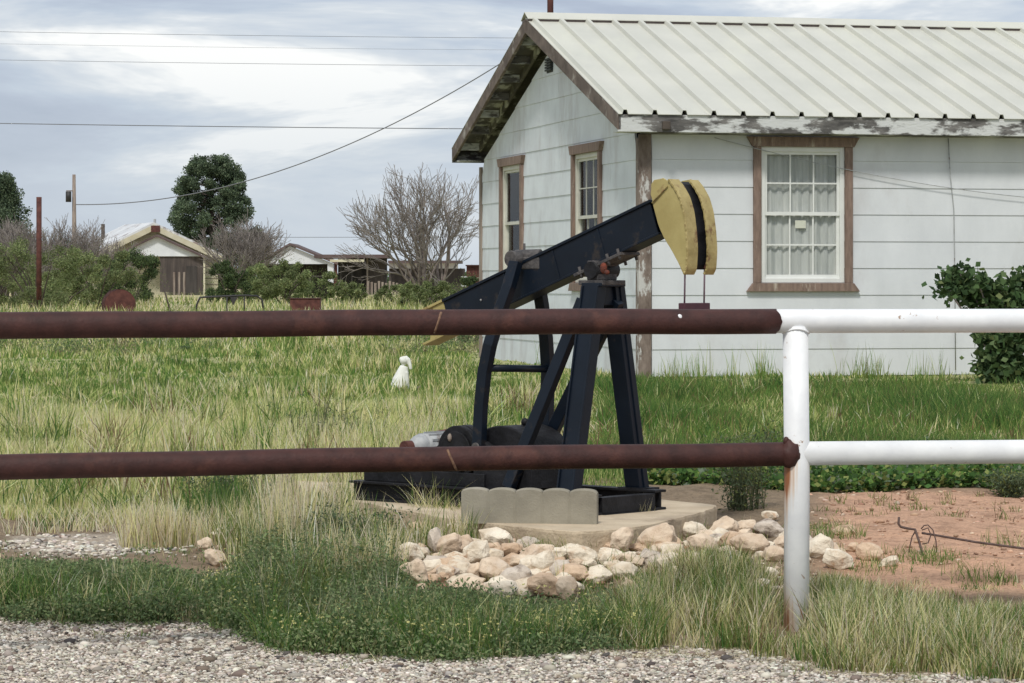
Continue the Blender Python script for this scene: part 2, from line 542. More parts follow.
def ground_color(x, y):
    """albedo of the bare soil sheet"""
    gravel = np.array([0.48, 0.42, 0.35])
    soil = np.array([0.20, 0.15, 0.10])
    red = np.array([0.44, 0.27, 0.18])
    sand = np.array([0.52, 0.41, 0.28])
    grass = np.array([0.34, 0.34, 0.17])
    c = np.tile(soil, (len(x), 1))
    e = edge(x)
    k = np.clip((e + 0.12 - y) / 0.15, 0, 1)[:, None]
    c = c * (1 - k) + gravel * k
    k = (np.clip((x / y - 0.098) / 0.012, 0, 1) * np.clip((y - 12.1) / 0.3, 0, 1) * np.clip((16.6 - y) / 0.5, 0, 1))[:, None]
    c = c * (1 - k) + red * k
    k = (np.clip(1 - (((x + 1.9) / 0.35) ** 2 + ((y - 13.45) / 0.45) ** 2), 0, 1) > 0.1)[:, None] * 0.6
    c = c * (1 - k) + gravel * 0.8 * k
    k = np.clip((y - 17) / 2, 0, 1)[:, None]
    c = c * (1 - k) + grass * k
    k = (np.clip((y - 44) / 4, 0, 1) * (vnoise(x, y * 0.6, 0.35, 3) > 0.52))[:, None] * 0.8
    c = c * (1 - k) + sand * k
    k = (np.clip((y - 19.4) / .4, 0, 1) * np.clip((21.4 - y) / .4, 0, 1) * np.clip((x - .2) / .3, 0, 1))[:, None] * 0.7
    c = c * (1 - k) + sand * .85 * k
    return c


# ------------------------------------------------------------------ ground sheet
ys = np.concatenate([np.arange(-20, 9, 1.5), np.arange(9, 17, 0.08), np.arange(17, 60, 0.5), np.geomspace(60, 5000, 40)])
xs = np.concatenate([-np.geomspace(4, 3500, 26)[::-1], np.arange(-3.92, 3.95, 0.09), np.geomspace(4, 3500, 26)])
XX, YY = np.meshgrid(xs, ys)
ZZ = gz(XX, YY)
bumpy = (vnoise(XX, YY, 6, 1) - 0.5) * 0.022 + (vnoise(XX, YY, 15, 2) - 0.5) * 0.012
ZZ = ZZ + np.where((YY > 8) & (YY < 18), bumpy, 0) * (YY > edge(XX) + .1) - np.where((YY > 8) & (YY < edge(XX) + .1), .006, 0)
V = np.stack([XX, YY, ZZ], -1).reshape(-1, 3)
nx, ny = len(xs), len(ys)
ii = np.arange((ny - 1) * (nx - 1))
r_, c_ = ii // (nx - 1), ii % (nx - 1)
a = r_ * nx + c_
Fq = np.stack([a, a + 1, a + nx + 1, a + nx], -1)

mg = bpy.data.materials.new('soil_gravel_and_sand')
mg.use_nodes = True
n, l = mg.node_tree.nodes, mg.node_tree.links
b = n['Principled BSDF']
b.inputs['Roughness'].default_value = 0.95
b.inputs['Specular IOR Level'].default_value = 0.2
at = n.new('ShaderNodeAttribute'); at.attribute_name = 'col'
g = n.new('ShaderNodeNewGeometry')
nz = n.new('ShaderNodeTexNoise'); nz.inputs['Scale'].default_value = 7; nz.inputs['Detail'].default_value = 9; nz.inputs['Roughness'].default_value = 0.7
vo = n.new('ShaderNodeTexVoronoi'); vo.inputs['Scale'].default_value = 75
l.new(g.outputs['Position'], nz.inputs['Vector']); l.new(g.outputs['Position'], vo.inputs['Vector'])
cr = n.new('ShaderNodeValToRGB'); ramp(cr, [(0.3, (0.62, 0.60, 0.58)), (0.5, (1, 1, 1)), (0.7, (1.18, 1.15, 1.1))])
l.new(nz.outputs['Fac'], cr.inputs['Fac'])
mx = n.new('ShaderNodeMix'); mx.data_type = 'RGBA'; mx.blend_type = 'MULTIPLY'; mx.inputs['Factor'].default_value = 1
l.new(at.outputs['Color'], mx.inputs['A']); l.new(cr.outputs['Color'], mx.inputs['B'])
hs = n.new('ShaderNodeHueSaturation'); hs.inputs['Saturation'].default_value = 0.0
l.new(vo.outputs['Color'], hs.inputs['Color'])
mr_ = n.new('ShaderNodeMapRange'); mr_.inputs['To Min'].default_value = 0.72; mr_.inputs['To Max'].default_value = 1.2
l.new(hs.outputs[0], mr_.inputs['Value'])
mx2 = n.new('ShaderNodeMix'); mx2.data_type = 'RGBA'; mx2.blend_type = 'MULTIPLY'; mx2.inputs['Factor'].default_value = 1
l.new(mx.outputs['Result'], mx2.inputs['A']); l.new(mr_.outputs[0], mx2.inputs['B'])
l.new(mx2.outputs['Result'], b.inputs['Base Color'])
bp = n.new('ShaderNodeBump'); bp.inputs['Strength'].default_value = 0.7; bp.inputs['Distance'].default_value = 0.012
l.new(vo.outputs['Distance'], bp.inputs['Height']); l.new(bp.outputs[0], b.inputs['Normal'])
go = np_mesh('ground', V, Fq, mg, ground_color(V[:, 0], V[:, 1]), smooth=True)
tag(go, 'sandy ground running from the gravel roadside up to the house and far fields', kind='structure')

# ------------------------------------------------------------------ HOUSE
K = Vector((1.29, 30.0, 0.0))
E1 = Vector((13006, 3000, 0)).normalized()
E2 = Vector((-E1.y, E1.x, 0))
UZ = Vector((0, 0, 1))
W, L = 7.39, 9.6
Z0, ZW = 0.39, 2.83          # wall base, soffit level
OV, GV = 0.30, 0.32          # eave and gable overhang
ZE, ZR = 3.02, 4.30          # roof top at eave edge, at ridge
SL = (ZR - ZE) / (W / 2 + OV)


def H(t, s_, z):
    return K + E1 * t + E2 * s_ + UZ * z


house = thing('farm_house', H(0, 0, Z0), 'white clapboard one-storey house with pale ribbed metal roof and peeling brown trim', 'house')

# solid inner wall core, coloured dark like an unlit room
core = MB()
core.prism([H(0.14, 0.14, 0.3), H(0.14, W - .03, 0.3), H(0.14, W - .03, ZW), H(0.14, W / 2, ZW + SL * W / 2 - .02), H(0.14, 0.14, ZW)],
           [H(L, 0.14, 0.3), H(L, W - .03, 0.3), H(L, W - .03, ZW), H(L, W / 2, ZW + SL * W / 2 - .02), H(L, 0.14, ZW)])
core.build('wall_core', M['interior'], house)
fd = MB()
fd.obox(K, E1, E2, UZ, (0.0, L), (0.0, W), (0.1, Z0 + .015))
fd.build('shadow_skirt', M['found'], house)  # dark skirt colour stands for the shadow line at the wall base

EXPO = 0.2722
FW = (1.250, 2.137, 1.343, 2.712)                          # t0,t1,z0,z1 of the front opening
GW = [(1.57, 2.635, 1.343, 2.722), (5.175, 6.18, 1.343, 2.722)]  # s ranges on gable


def lap(frame_o, ax, out, a0b, a1b, a0t, a1t, z0, z1, matl):
    p0, p1 = 0.013, 0.005
    A, B = [], []
    for a_, zz, pr in ((a0b, z0, -0.02), (a0b, z0, p0), (a0t, z1, p1), (a0t, z1, -0.02)):
        A.append(frame_o + ax * a_ + out * pr + UZ * zz)
    for a_, zz, pr in ((a1b, z0, -0.02), (a1b, z0, p0), (a1t, z1, p1), (a1t, z1, -0.02)):
        B.append(frame_o + ax * a_ + out * pr + UZ * zz)
    m = MB()
    if ax.cross(UZ).dot(out) > 0:
        m.prism(A, B)
    else:
        m.prism(B, A)
    return m.build('siding_board', matl, house)


def splits(lo, hi, z0, z1, wins):
    """pieces of a course that lie outside the window openings"""
    out, cur = [], lo
    for (w0, w1, wz0, wz1) in sorted(wins):
        if z1 <= wz0 or z0 >= wz1:
            continue
        out.append((cur, w0, z0, z1))
        if z0 < wz0 - 0.02: out.append((w0, w1, z0, wz0))
        if z1 > wz1 + 0.02: out.append((w0, w1, wz1, z1))
        cur = w1
    out.append((cur, hi, z0, z1))
    return out


row = 0
z = Z0 + 0.012
while z < ZW - 0.01:
    z1 = min(z + EXPO, ZW)
    for (a0, a1, q0, q1) in splits(0.11, L, z, z1, [FW]):
        joints = [j for j in ((5.2 + (row % 3) * .6), 7.6) if a0 + .3 < j < a1 - .3] if q1 - q0 > .2 else []
        e = [a0] + joints + [a1]
        for i in range(len(e) - 1):
            lap(K, E1, -E2, e[i] + .0006, e[i + 1] - .0006, e[i] + .0006, e[i + 1] - .0006, q0, q1 - .001, M['siding'])
    z += EXPO
    row += 1


def gable_lim(zz):
    """inner limits of s at height zz under the rake"""
    top = ZW - 0.02
    d = max(0.0, (zz - top) / SL)
    return 0.10 + d, W - 0.02 - d


row = 0
z = Z0 + 0.012
ZPK = ZW + SL * W / 2
while z < ZPK - 0.05:
    z1 = min(z + EXPO, ZPK - 0.04)
    b0, b1 = gable_lim(z)
    t0, t1 = gable_lim(z1)
    if t1 - t0 < .05: t0 = t1 = W / 2 - .01
    for (a0, a1, q0, q1) in splits(b0, b1, z, z1, GW):
        if a1 - a0 < .03: continue
        joints = [j for j in ((1.15 if row % 3 == 1 else 3.4), 4.3 + (row % 2) * .9) if max(a0, t0) + .3 < j < min(a1, t1) - .3] if q1 - q0 > .2 else []
        e = [a0] + joints + [a1]
        for i in range(len(e) - 1):
            lo_t = t0 if e[i] == b0 else e[i]
            hi_t = t1 if e[i + 1] == b1 else e[i + 1]
            if z > ZW - .3:
                lo_t, hi_t = max(lo_t, t0), min(hi_t, t1)
                if hi_t < lo_t: hi_t = lo_t + .01
            lap(K, E2, -E1, e[i] + .002, e[i + 1] - .002, lo_t + .002, hi_t - .002, q0, q1 - .001, M['siding_old'])
    z += EXPO
    row += 1

# corner boards
cb = MB()
cb.obox(K, E1, E2, UZ, (-.03, .10), (-.034, -.004), (Z0, ZW - .002))
cb.obox(K, E1, E2, UZ, (-.032, -.002), (-.003, .085), (Z0, ZW - .04))
cb.build('corner_board', M['corner'], house, bevel=.004)
cb = MB()
cb.obox(K, E1, E2, UZ, (-.032, -.002), (W - .06, W + .03), (Z0, ZW - .06))
cb.build('corner_board', M['wood'], house)


# windows
def window(o, ax, out, a0, a1, z0, z1, cols, rows, frame_m, curtain_m, sheet=None, thin=.016):
    """o: wall origin; ax along the wall; out outward"""
    win = MB()
    fw = .045
    B_ = lambda m, xr, yr, zr: m.obox(o, ax, out, UZ, xr, yr, zr)
    B_(win, (a0, a0 + fw), (-.05, .012), (z0, z1))
    B_(win, (a1 - fw, a1), (-.05, .012), (z0, z1))
    B_(win, (a0 + fw, a1 - fw), (-.05, .0125), (z1 - fw, z1))
    B_(win, (a0 + fw, a1 - fw), (-.05, .0125), (z0, z0 + fw))
    w = win.build('window', frame_m, house, bevel=.003)
    # timber casing: sides, crown that flares out at the top, sill that flares at the foot
    cw = .082
    for c0, c1 in ((a0 - cw, a0 - .002), (a1 + .002, a1 + cw)):
        t = MB()
        B_(t, (c0, c1), (.0, .045), (z0 - .004, z1 + .004))
        t.build('casing', M['trim'], w, bevel=.004)
    q = lambda a_, zz, y_: o + ax * a_ + out * y_ + UZ * zz
    top = [(a0 - cw - .012, z1 + .005), (a1 + cw + .012, z1 + .005), (a1 + cw + .07, z1 + .105), (a0 - cw - .07, z1 + .105)]
    bot = [(a0 - cw - .075, z0 - .09), (a1 + cw + .075, z0 - .09), (a1 + cw + .01, z0 - .005), (a0 - cw - .01, z0 - .005)]
    flip = ax.cross(UZ).dot(out) > 0
    for pts, nm_ in ((top, 'head_board'), (bot, 'sill_board')):
        t = MB()
        A = [q(p[0], p[1], .0) for p in pts]
        Bq = [q(p[0], p[1], .055) for p in pts]
        t.prism(A, Bq) if flip else t.prism(Bq, A)
        t.build(nm_, M['trim'], w, bevel=.004)
    # two sashes
    zm = (z0 + z1) / 2
    for si, (s0, s1, dep) in enumerate(((zm - .004, z1 - fw, -.008), (z0 + fw, zm + .03, -.026))):
        sm_ = MB()
        sw = .028
        i0, i1 = a0 + fw, a1 - fw
        B_(sm_, (i0, i0 + sw), (dep - .022, dep), (s0, s1))
        B_(sm_, (i1 - sw, i1), (dep - .022, dep), (s0, s1))
        B_(sm_, (i0 + sw, i1 - sw), (dep - .022, dep + .001), (s0, s0 + sw + .008))
        B_(sm_, (i0 + sw, i1 - sw), (dep - .022, dep + .001), (s1 - sw, s1))
        gi0, gi1, gz0, gz1 = i0 + sw, i1 - sw, s0 + sw + .008, s1 - sw
        for c in range(1, cols):
            x_ = gi0 + (gi1 - gi0) * c / cols
            B_(sm_, (x_ - thin / 2, x_ + thin / 2), (dep - .018, dep - .004), (gz0, gz1))
        for r in range(1, rows):
            y_ = gz0 + (gz1 - gz0) * r / rows
            B_(sm_, (gi0, gi1), (dep - .017, dep - .003), (y_ - thin / 2, y_ + thin / 2))
        sm_.build('sash', frame_m, w)
        for c in range(cols):
            for r in range(rows):
                pm = MB()
                B_(pm, (gi0 + (gi1 - gi0) * c / cols + thin / 2, gi0 + (gi1 - gi0) * (c + 1) / cols - thin / 2), (dep - .013, dep - .010),
                   (gz0 + (gz1 - gz0) * r / rows + thin / 2, gz0 + (gz1 - gz0) * (r + 1) / rows - thin / 2))
                pm.build('pane', M['glass'], w)
    # folded curtain behind the glass
    cm = MB()
    nn = 60
    vs, fs = [], []
    for i in range(nn + 1):
        x_ = a0 + (a1 - a0) * i / nn
        dpt = -.070 + .012 * math.sin(i * .95) + .006 * math.sin(i * 2.3 + 1)
        vs += [q(x_, z0, dpt - .004 * math.sin(i)), q(x_, z1, dpt)]
    for i in range(nn):
        f_ = (2 * i, 2 * i + 2, 2 * i + 3, 2 * i + 1)
        fs.append(f_ if flip else tuple(reversed(f_)))
    cm.add(vs, fs, True)
    cm.build('curtain', curtain_m, w)
    rv = MB()
    B_(rv, (a0 - .01, a1 + .01), (-.10, -.095), (z0 - .01, z1 + .01))
    rv.build('dark_room_board', M['interior'], w)  # dark board stands in for the unlit room behind the curtain
    if sheet:
        pm = MB()
        B_(pm, sheet[:2], (-.0405, -.0395), sheet[2:])
        pm.build('card', M['paper'], w)
    return w


# cut the opening out of the dark core visually: the core sits 3 cm in, so set the windows' backs into a lined box
def open_core():
    pass


wf = window(K, E1, -E2, *FW, 3, 2, M['vinyl'], M['curtain'], sheet=(1.63, 1.745, 1.895, 1.975))
wf['label'] = 'front window with twelve panes, pale curtains and a small card inside'
w1 = window(K, E2, -E1, *GW[0], 3, 2, M['aged_vinyl'], M['dark_curtain'], thin=.012)
w1['label'] = 'gable window with dark green drapes, nearer the corner board'
w2 = window(K, E2, -E1, *GW[1], 1, 1, M['aged_vinyl'], M['lace'])
w2['label'] = 'gable window with mottled lace curtains, farther from the corner board'
for o in (wf, w1, w2):
    o.location = (0, 0, 0)

# gable vent
vt = MB()
for k in range(5):
    vt.obox(K, E2, -E1, UZ, (W / 2 - .05, W / 2 + .22), (.012, .045), (3.72 + k * .03, 3.74 + k * .03))
vt.obox(K, E2, -E1, UZ, (W / 2 - .05, W / 2 + .22), (.0, .02), (3.70, 3.87))
vt.build('gable_vent', M['interior'], house)

# roof: front and back panels with real ribs, each sheet three ribs wide
RIB = 0.305
t_start, t_end = -GV, L + .3


def roof_panel(t0, t1, front):
    prof = []
    t = t0
    prof.append((t, 0))
    k = math.ceil((t0 + GV) / RIB - 1e-6)
    while True:
        c = -GV + .07 + k * RIB
        if c > t1 - .03: break
        if c > t0 + .03:
            prof += [(c - .030, 0), (c - .017, .044), (c + .017, .044), (c + .030, 0)]
        k += 1
    prof.append((t1, 0))
    m = MB()
    s_e, s_r = (-OV - .02, W / 2) if front else (W + OV + .02, W / 2)
    z_e = ZE - .02 * SL
    th = .006
    vs = []
    for (t_, h_) in prof:
        vs.append(H(t_, s_e, z_e + h_)); vs.append(H(t_, s_r, ZR + h_))
    for (t_, h_) in prof:
        vs.append(H(t_, s_e, z_e + h_ - th)); vs.append(H(t_, s_r, ZR + h_ - th))
    n_ = len(prof)
    fs = []
    for i in range(n_ - 1):
        f_ = (2 * i, 2 * i + 2, 2 * i + 3, 2 * i + 1)
        g_ = tuple(reversed([2 * n_ + j for j in f_]))
        e_ = (2 * i, 2 * n_ + 2 * i, 2 * n_ + 2 * i + 2, 2 * i + 2)
        for q_ in (f_, g_, e_):
            fs.append(q_ if front else tuple(reversed(q_)))
    m.add(vs, fs)
    return m.build('roof_panel', M['roof'], house)


t = t_start
while t < t_end - .2:
    t2 = min(t + RIB * 3, t_end)
    roof_panel(t, t2 - .001, True)
    roof_panel(t, t2 - .001, False)
    t = t2
# ridge cap, and a dark strip painting the shade in the gaps under it
rc = MB()
A = [H(-GV - .01, W / 2 - .17, ZR - .17 * SL + .030), H(-GV - .01, W / 2, ZR + .062), H(-GV - .01, W / 2 + .17, ZR - .17 * SL + .030),
     H(-GV - .01, W / 2 + .17, ZR - .17 * SL + .038), H(-GV - .01, W / 2, ZR + .066), H(-GV - .01, W / 2 - .17, ZR - .17 * SL + .038)]
Bq = [p + E1 * (t_end - t_start + .02) for p in A]
rc.prism(A, Bq)
rc.build('ridge_cap', M['roof'], house)
rf = MB()
rf.prism([H(-GV, W / 2 - .155, ZR - .155 * SL + .001), H(-GV, W / 2 - .155, ZR - .155 * SL + .029), H(-GV, W / 2 + .155, ZR - .155 * SL + .029), H(-GV, W / 2 + .155, ZR - .155 * SL + .001)],
         [H(t_end, W / 2 - .155, ZR - .155 * SL + .001), H(t_end, W / 2 - .155, ZR - .155 * SL + .029), H(t_end, W / 2 + .155, ZR - .155 * SL + .029), H(t_end, W / 2 + .155, ZR - .155 * SL + .001)])
rf.build('gap_shade_strip', M['roof_gap'], house)

# deck under the metal, fascias, rakes, soffits
dk = MB()
for sgn in (1, -1):
    se = -OV if sgn > 0 else W + OV
    A = [H(-GV + .04, se + sgn * .03, ZE - .012), H(-GV + .04, W / 2, ZR - .022), H(-GV + .04, W / 2, ZR - .06), H(-GV + .04, se + sgn * .03, ZE - .05)]
    Bq = [p + E1 * (t_end - t_start - .06) for p in A]
    dk.prism(A, Bq) if sgn > 0 else dk.prism(Bq, A)
dk.build('roof_deck', M['soffit'], house)
fa = MB()
fa.obox(K, E1, E2, UZ, (-GV + .002, L + .28), (-OV, -OV + .03), (ZW + .005, ZE - .012))
fa.build('fascia_board', M['peel'], house, bevel=.005)
fa = MB()
fa.obox(K, E1, E2, UZ, (-GV + .002, L + .28), (W + OV - .03, W + OV), (ZW + .005, ZE - .012))
fa.build('fascia_board', M['peel'], house)
so = MB()
so.obox(K, E1, E2, UZ, (0.0, L + .25), (-OV + .03, 0.03), (ZW, ZW + .02))
so.build('soffit', M['soffit'], house)
for sgn in (1, -1):       # rake boards following the slope, outer and a second one against the wall
    se = -OV if sgn > 0 else W + OV
    for (tt, th_, dz, dp, mt, nm) in ((-GV, .035, .0, .155, M['rake'], 'rake_board'), (-.045, .03, -.03, .12, M['rake'] if sgn > 0 else M['soffit'], 'wall_rake_board')):
        m = MB()
        e_s = se if tt == -GV else (0.0 if sgn > 0 else W)
        zt = (ZE if tt == -GV else ZE + OV * SL) - .012 + dz
        A = [H(tt, e_s, zt - dp), H(tt, e_s, zt), H(tt, W / 2, ZR - .012 + dz), H(tt, W / 2, ZR - .012 + dz - dp)]
        Bq = [p + E1 * th_ for p in A]
        m.prism(Bq, A) if sgn > 0 else m.prism(A, Bq)
        m.build(nm, mt, house, bevel=.004)
    # blocks (lookouts) under the gable overhang
    for k in range(7):
        f = (k + .6) / 7.3
        sc = se + (W / 2 - se) * f
        zc = ZE + (ZR - ZE) * f - .06
        m = MB()
        m.obox(H(-GV + .036, sc, zc), E1, E2, UZ, (0, GV - .082), (-.022, .022), (-.09, 0.0))
        m.build('lookout', M['peel'], house)
# return box under the rear eave
rb = MB()
rb.obox(K, E1, E2, UZ, (-GV + .036, -.006), (W + .01, W + OV - .031), (ZW + .01, ZW + .03))
rb.build('soffit_return', M['peel'], house)
rb = MB()
rb.obox(K, E1, E2, UZ, (-GV + .036, -.046), (-OV + .031, 0.02), (ZW + .01, ZW + .03))
rb.build('soffit_return', M['peel'], house)
lb = MB()
lb.obox(K, E1, E2, UZ, (.13, .21), (-OV - .05, -OV - .001), (2.86, 2.945))
lb.build('eave_lamp_box', M['darkbark'], house, bevel=.008)
vp = MB()
pv = H(.03, W / 2 + .25, ZR - .1)
vp.tube([pv, pv + UZ * .75], .036, 14)
vp.build('vent_pipe', M['redrust'], house)
# vertical cable and a thin curved line on the front wall
cb = MB()
cb.tube([H(3.25, -.032, 2.82), H(3.27, -.034, 2.45), H(3.31, -.032, 2.1), H(3.32, -.034, 1.4), H(3.33, -.03, .45)], .006, 6)
cb.build('wall_line', M['motor'], house)
pts = []
for i in range(21):
    f = i / 20
    pts.append(H(.75 + 4.2 * f, -.05, 2.80 - .62 * (1 - (1 - f) ** 1.7)))
cb = MB(); cb.tube(pts, .004, 5); cb.build('wall_line', M['motor'], house)

# ------------------------------------------------------------------ PIPE FENCE
RR = 0.0463
PX = 1.098
fence = thing('pipe_fence', (PX, 11.6, 0), 'roadside pipe fence, its left rails rusty brown and its right rails and post painted white', 'fence')
DL = (Vector((PX, 11.6, 0)) - Vector((-1.835 * 10.75 / 10.75, 10.75, 0)))
DL.normalize()
DR = (Vector((2.0, 11.72, 0)) - Vector((PX, 11.6, 0))).normalized()


def fp(px, z):
    """point on the fence line at photo column px"""
    k = (px - 512) / F
    D = DL if px < 796 else DR
    o = Vector((PX, 11.6, 0))
    s_ = (k * o.y - o.x) / (D.x - k * D.y)
    p = o + D * s_
    p.z = z
    return p


TZ, LZ = 1.205, 0.693


def wob(a_, b_, r, n_, seed, rag=0):
    """pipe with very slight straightness error and a ragged painted end"""
    pts, rs = [], []
    for i in range(n_ + 1):
        f = i / n_
        p = a_.lerp(b_, f)
        pts.append(p + Vector((0, 0, .0022 * math.sin(f * 9 + seed) + .001 * math.sin(f * 31 + seed))))
        rs.append(r)
    m = MB()
    m.tube(pts, rs, 28)
    if rag:
        nv = 28
        base = len(m.v) - nv
        d = (b_ - a_).normalized()
        for k in range(nv):
            o = rag * (.9 * math.sin(k * .7 + seed) + .5 * math.sin(k * 1.7 + 2) + .25 * math.sin(k * 3.3))
            v = Vector(m.v[base + k]) + d * o
            m.v[base + k] = tuple(v)
    return m


pt = fp(776, TZ)
far = Vector((PX, 11.6, 0)) - DL * 4.6
r = wob(Vector((far.x, far.y, TZ - .003)), pt, RR + .0022, 60, 1, .0065).build('rail', M['rustpipe'], fence); r['label'] = 'rusty brown top rail'
r = wob(Vector((far.x, far.y, LZ + .003)), fp(795, LZ) , RR, 60, 2).build('rail', M['rustpipe'], fence); r['label'] = 'rusty brown lower rail'
o = Vector((PX, 11.6, 0))
rr_ = o + DR * 4.4
m = MB(); m.tube([fp(770, TZ), Vector((PX, 11.6, TZ)), Vector((rr_.x, rr_.y, TZ))], RR, 28)
r = m.build('rail', M['whitepipe'], fence); r['label'] = 'white painted top rail'
m = MB(); m.tube([o + DR * .02 + UZ * LZ, Vector((rr_.x, rr_.y, LZ + .002))], RR, 28)
r = m.build('rail', M['whitepipe'], fence); r['label'] = 'white painted lower rail'
m = MB(); m.tube([Vector((PX, 11.6, -.3)), Vector((PX + .004, 11.6, .6)), Vector((PX - .002, 11.6, TZ - .02))], .0495, 32)
r = m.build('post', M['post'], fence); r['label'] = 'white post with orange rust runs below the weld'
for q_, D_, mm in ((far, DL, M['rustpipe']), (rr_, DR, M['whitepipe'])):
    m = MB(); m.tube([Vector((q_.x, q_.y, -.3)), Vector((q_.x, q_.y, TZ - .02))], .0495, 24); m.build('post', mm, fence)
# welded joints
m = MB()
wc = fp(789.5, LZ) + Vector((0, -.020, 0))
m.ball(wc, (.046, .042, .056), 26, 18)
m.v = [tuple(wc + (Vector(v) - wc) * (1 + .13 * mnoise.noise((Vector(v) - wc) * 45) + .06 * mnoise.noise((Vector(v) - wc) * 110))) for v in m.v]
m.ball(wc + Vector((-.016, -.012, .050)), (.012, .010, .018), 8, 6)
m.build('weld', M['rustpipe'], fence)
m = MB()
for i in range(70):
    a_ = 2 * math.pi * i / 70
    c = Vector((PX, 11.6, TZ)) + Vector((math.cos(a_) * .049, math.sin(a_) * .049, -.038 - .008 * math.cos(2 * a_)))
    m.ball(c, (.0055, .0055, .0045 + .001 * math.sin(i * 1.7)), 6, 4)
m.build('weld', M['whitepipe'], fence)
m = MB(); m.ball(fp(679, TZ + .018) + Vector((0, -RR + .004, 0)), (.010, .006, .011), 10, 6); m.build('paint_splash', M['whitepipe'], fence)
for (px, z_, tl) in ((438, TZ, .2), (452, LZ, -.25)):
    m = MB()
    pts = []
    for i in range(7):
        a_ = -.9 + 1.8 * i / 6
        pts.append(fp(px + math.sin(a_) * tl * 22, z_) + Vector((0, -math.cos(a_) * (RR + .0015), math.sin(a_) * (RR + .0015))))
    m.tube(pts, .0055, 5)
    m.build('scrape_mark', M['scrape'], fence)

# ------------------------------------------------------------------ CONCRETE PAD
pad = thing('concrete_pad', (PADW[0][0], PADW[0][1], .276), 'low sandy concrete pad under the pumpjack', 'concrete pad')
m = MB()


def ring(z_, grow, wv=0):
    cx, cy = np.mean([p[0] for p in PADW]), np.mean([p[1] for p in PADW])
    out = []
    nP = len(PADW)
    for i in range(nP):
        (x0, y0), (x1, y1) = PADW[i], PADW[(i + 1) % nP]
        (xm, ym), (xn, yn) = PADW[i - 1], PADW[(i + 2) % nP]
        for k in range(8):
            f = k / 8
            q_ = lambda p0, p1, p2, p3: .5 * ((2 * p1) + (-p0 + p2) * f + (2 * p0 - 5 * p1 + 4 * p2 - p3) * f * f + (-p0 + 3 * p1 - 3 * p2 + p3) * f ** 3)
            sx_, sy_ = q_(xm, x0, x1, xn), q_(ym, y0, y1, yn)
            x_, y_ = .5 * sx_ + .5 * (x0 + (x1 - x0) * f), .5 * sy_ + .5 * (y0 + (y1 - y0) * f)
            w_ = wv * (math.sin(i * 3.1 + k * 1.9) + math.sin(i * 5.3 + k * 3.1)) * .5
            out.append(Vector((cx + (x_ - cx) * (1 + grow + w_), cy + (y_ - cy) * (1 + grow + w_), z_ + wv * .4 * math.sin(k * 2.2 + i))))
    return out


rings = [ring(.276, -.006), ring(.273, .001, .004), ring(.262, .003, .006), ring(.20, .0, .008), ring(.05, .002, .006)]
nR = len(rings[0])
vs = [p for r in rings for p in r]
fs = [tuple(reversed(range(nR))) if False else tuple(range(nR))]
for j in range(len(rings) - 1):
    for i in range(nR):
        a_, b_ = j * nR + i, j * nR + (i + 1) % nR
        fs.append((a_, a_ + nR, b_ + nR, b_))
m.add(vs, fs, False)
po = m.build('slab', M['concrete'], pad)
bmx = bmesh.new(); bmx.from_mesh(po.data); bmesh.ops.recalc_face_normals(bmx, faces=bmx.faces); bmx.to_mesh(po.data); bmx.free()

# ------------------------------------------------------------------ SCALLOPED EDGING BLOCK
eb0, eb1 = Vector((-.228, 13.47, .272)), Vector((.377, 13.36, .272))
ed = thing('edging_block', eb0.lerp(eb1, .5), 'grey scalloped concrete edging block standing on the pad in front of the pumpjack', 'edging block')
ax = (eb1 - eb0).normalized()
out = Vector((ax.y, -ax.x, 0))
LEN = (eb1 - eb0).length
NSC, NP = 5, 14
segs = [(-.001, .045)]


def scal(x_):
    f = (x_ / LEN * NSC) % 1.0
    return .143 + .018 * math.sqrt(max(0, 1 - (2 * f - 1) ** 2)) ** .9


def groove(x_):
    f = (x_ / LEN * NSC) % 1.0
    d = min(f, 1 - f) * LEN / NSC
    return .0035 * max(0, 1 - d / .009)


grid_x = sorted(set([0, LEN] + [LEN * (i + k / NP) / NSC for i in range(NSC) for k in range(NP)] + [LEN * i / NSC + d_ for i in range(1, NSC) for d_ in (-.009, -.004, 0, .004, .009)]))
m = MB()
vs, fs = [], []
for x_ in grid_x:
    xe = min(max(x_, 1e-5), LEN - 1e-5)
    zt = scal(xe)
    gv = groove(xe) if 0.01 < x_ < LEN - .01 else 0
    base = eb0 + ax * x_
    prof = [(out, .0 - gv, .0), (out, -gv, zt - .007), (out, -.006 - gv, zt), (out, -.044, zt), (out, -.050, zt - .007), (out, -.050, 0)]
    for (_, d_, z_) in prof:
        vs.append(base + out * d_ + UZ * z_)
n_ = 6
for i in range(len(grid_x) - 1):
    for k in range(n_):
        a_, b_ = i * n_ + k, i * n_ + (k + 1) % n_
        fs.append((a_, b_ , b_ + n_, a_ + n_))
fs.append(tuple(range(n_))); fs.append(tuple(reversed(range((len(grid_x) - 1) * n_, len(grid_x) * n_))))
m.add(vs, fs)
eo = m.build('block', M['edging'], ed)
bmx = bmesh.new(); bmx.from_mesh(eo.data); bmesh.ops.recalc_face_normals(bmx, faces=bmx.faces); bmx.to_mesh(eo.data); bmx.free()

# ------------------------------------------------------------------ PUMPJACK
PSI = math.radians(42)
JO = Vector((.429, 14.14, .276))
JA = Vector((math.cos(PSI), -math.sin(PSI), 0))      # towards the horsehead
JN = Vector((-math.sin(PSI), -math.cos(PSI), 0))     # near side


def J(u, w, v):
    return JO + JA * u + JN * w + UZ * v


def inv(px, py, w):
    """machine coordinates (u, v) of a photo point lying in the plane w"""
    k = (px - 512) / F
    bx, by = JO.x + JN.x * w, JO.y + JN.y * w
    u = (k * by - bx) / (JA.x - k * JA.y)
    Y = by + JA.y * u
    return u, CAM_H + (281 - py) * Y / F - JO.z


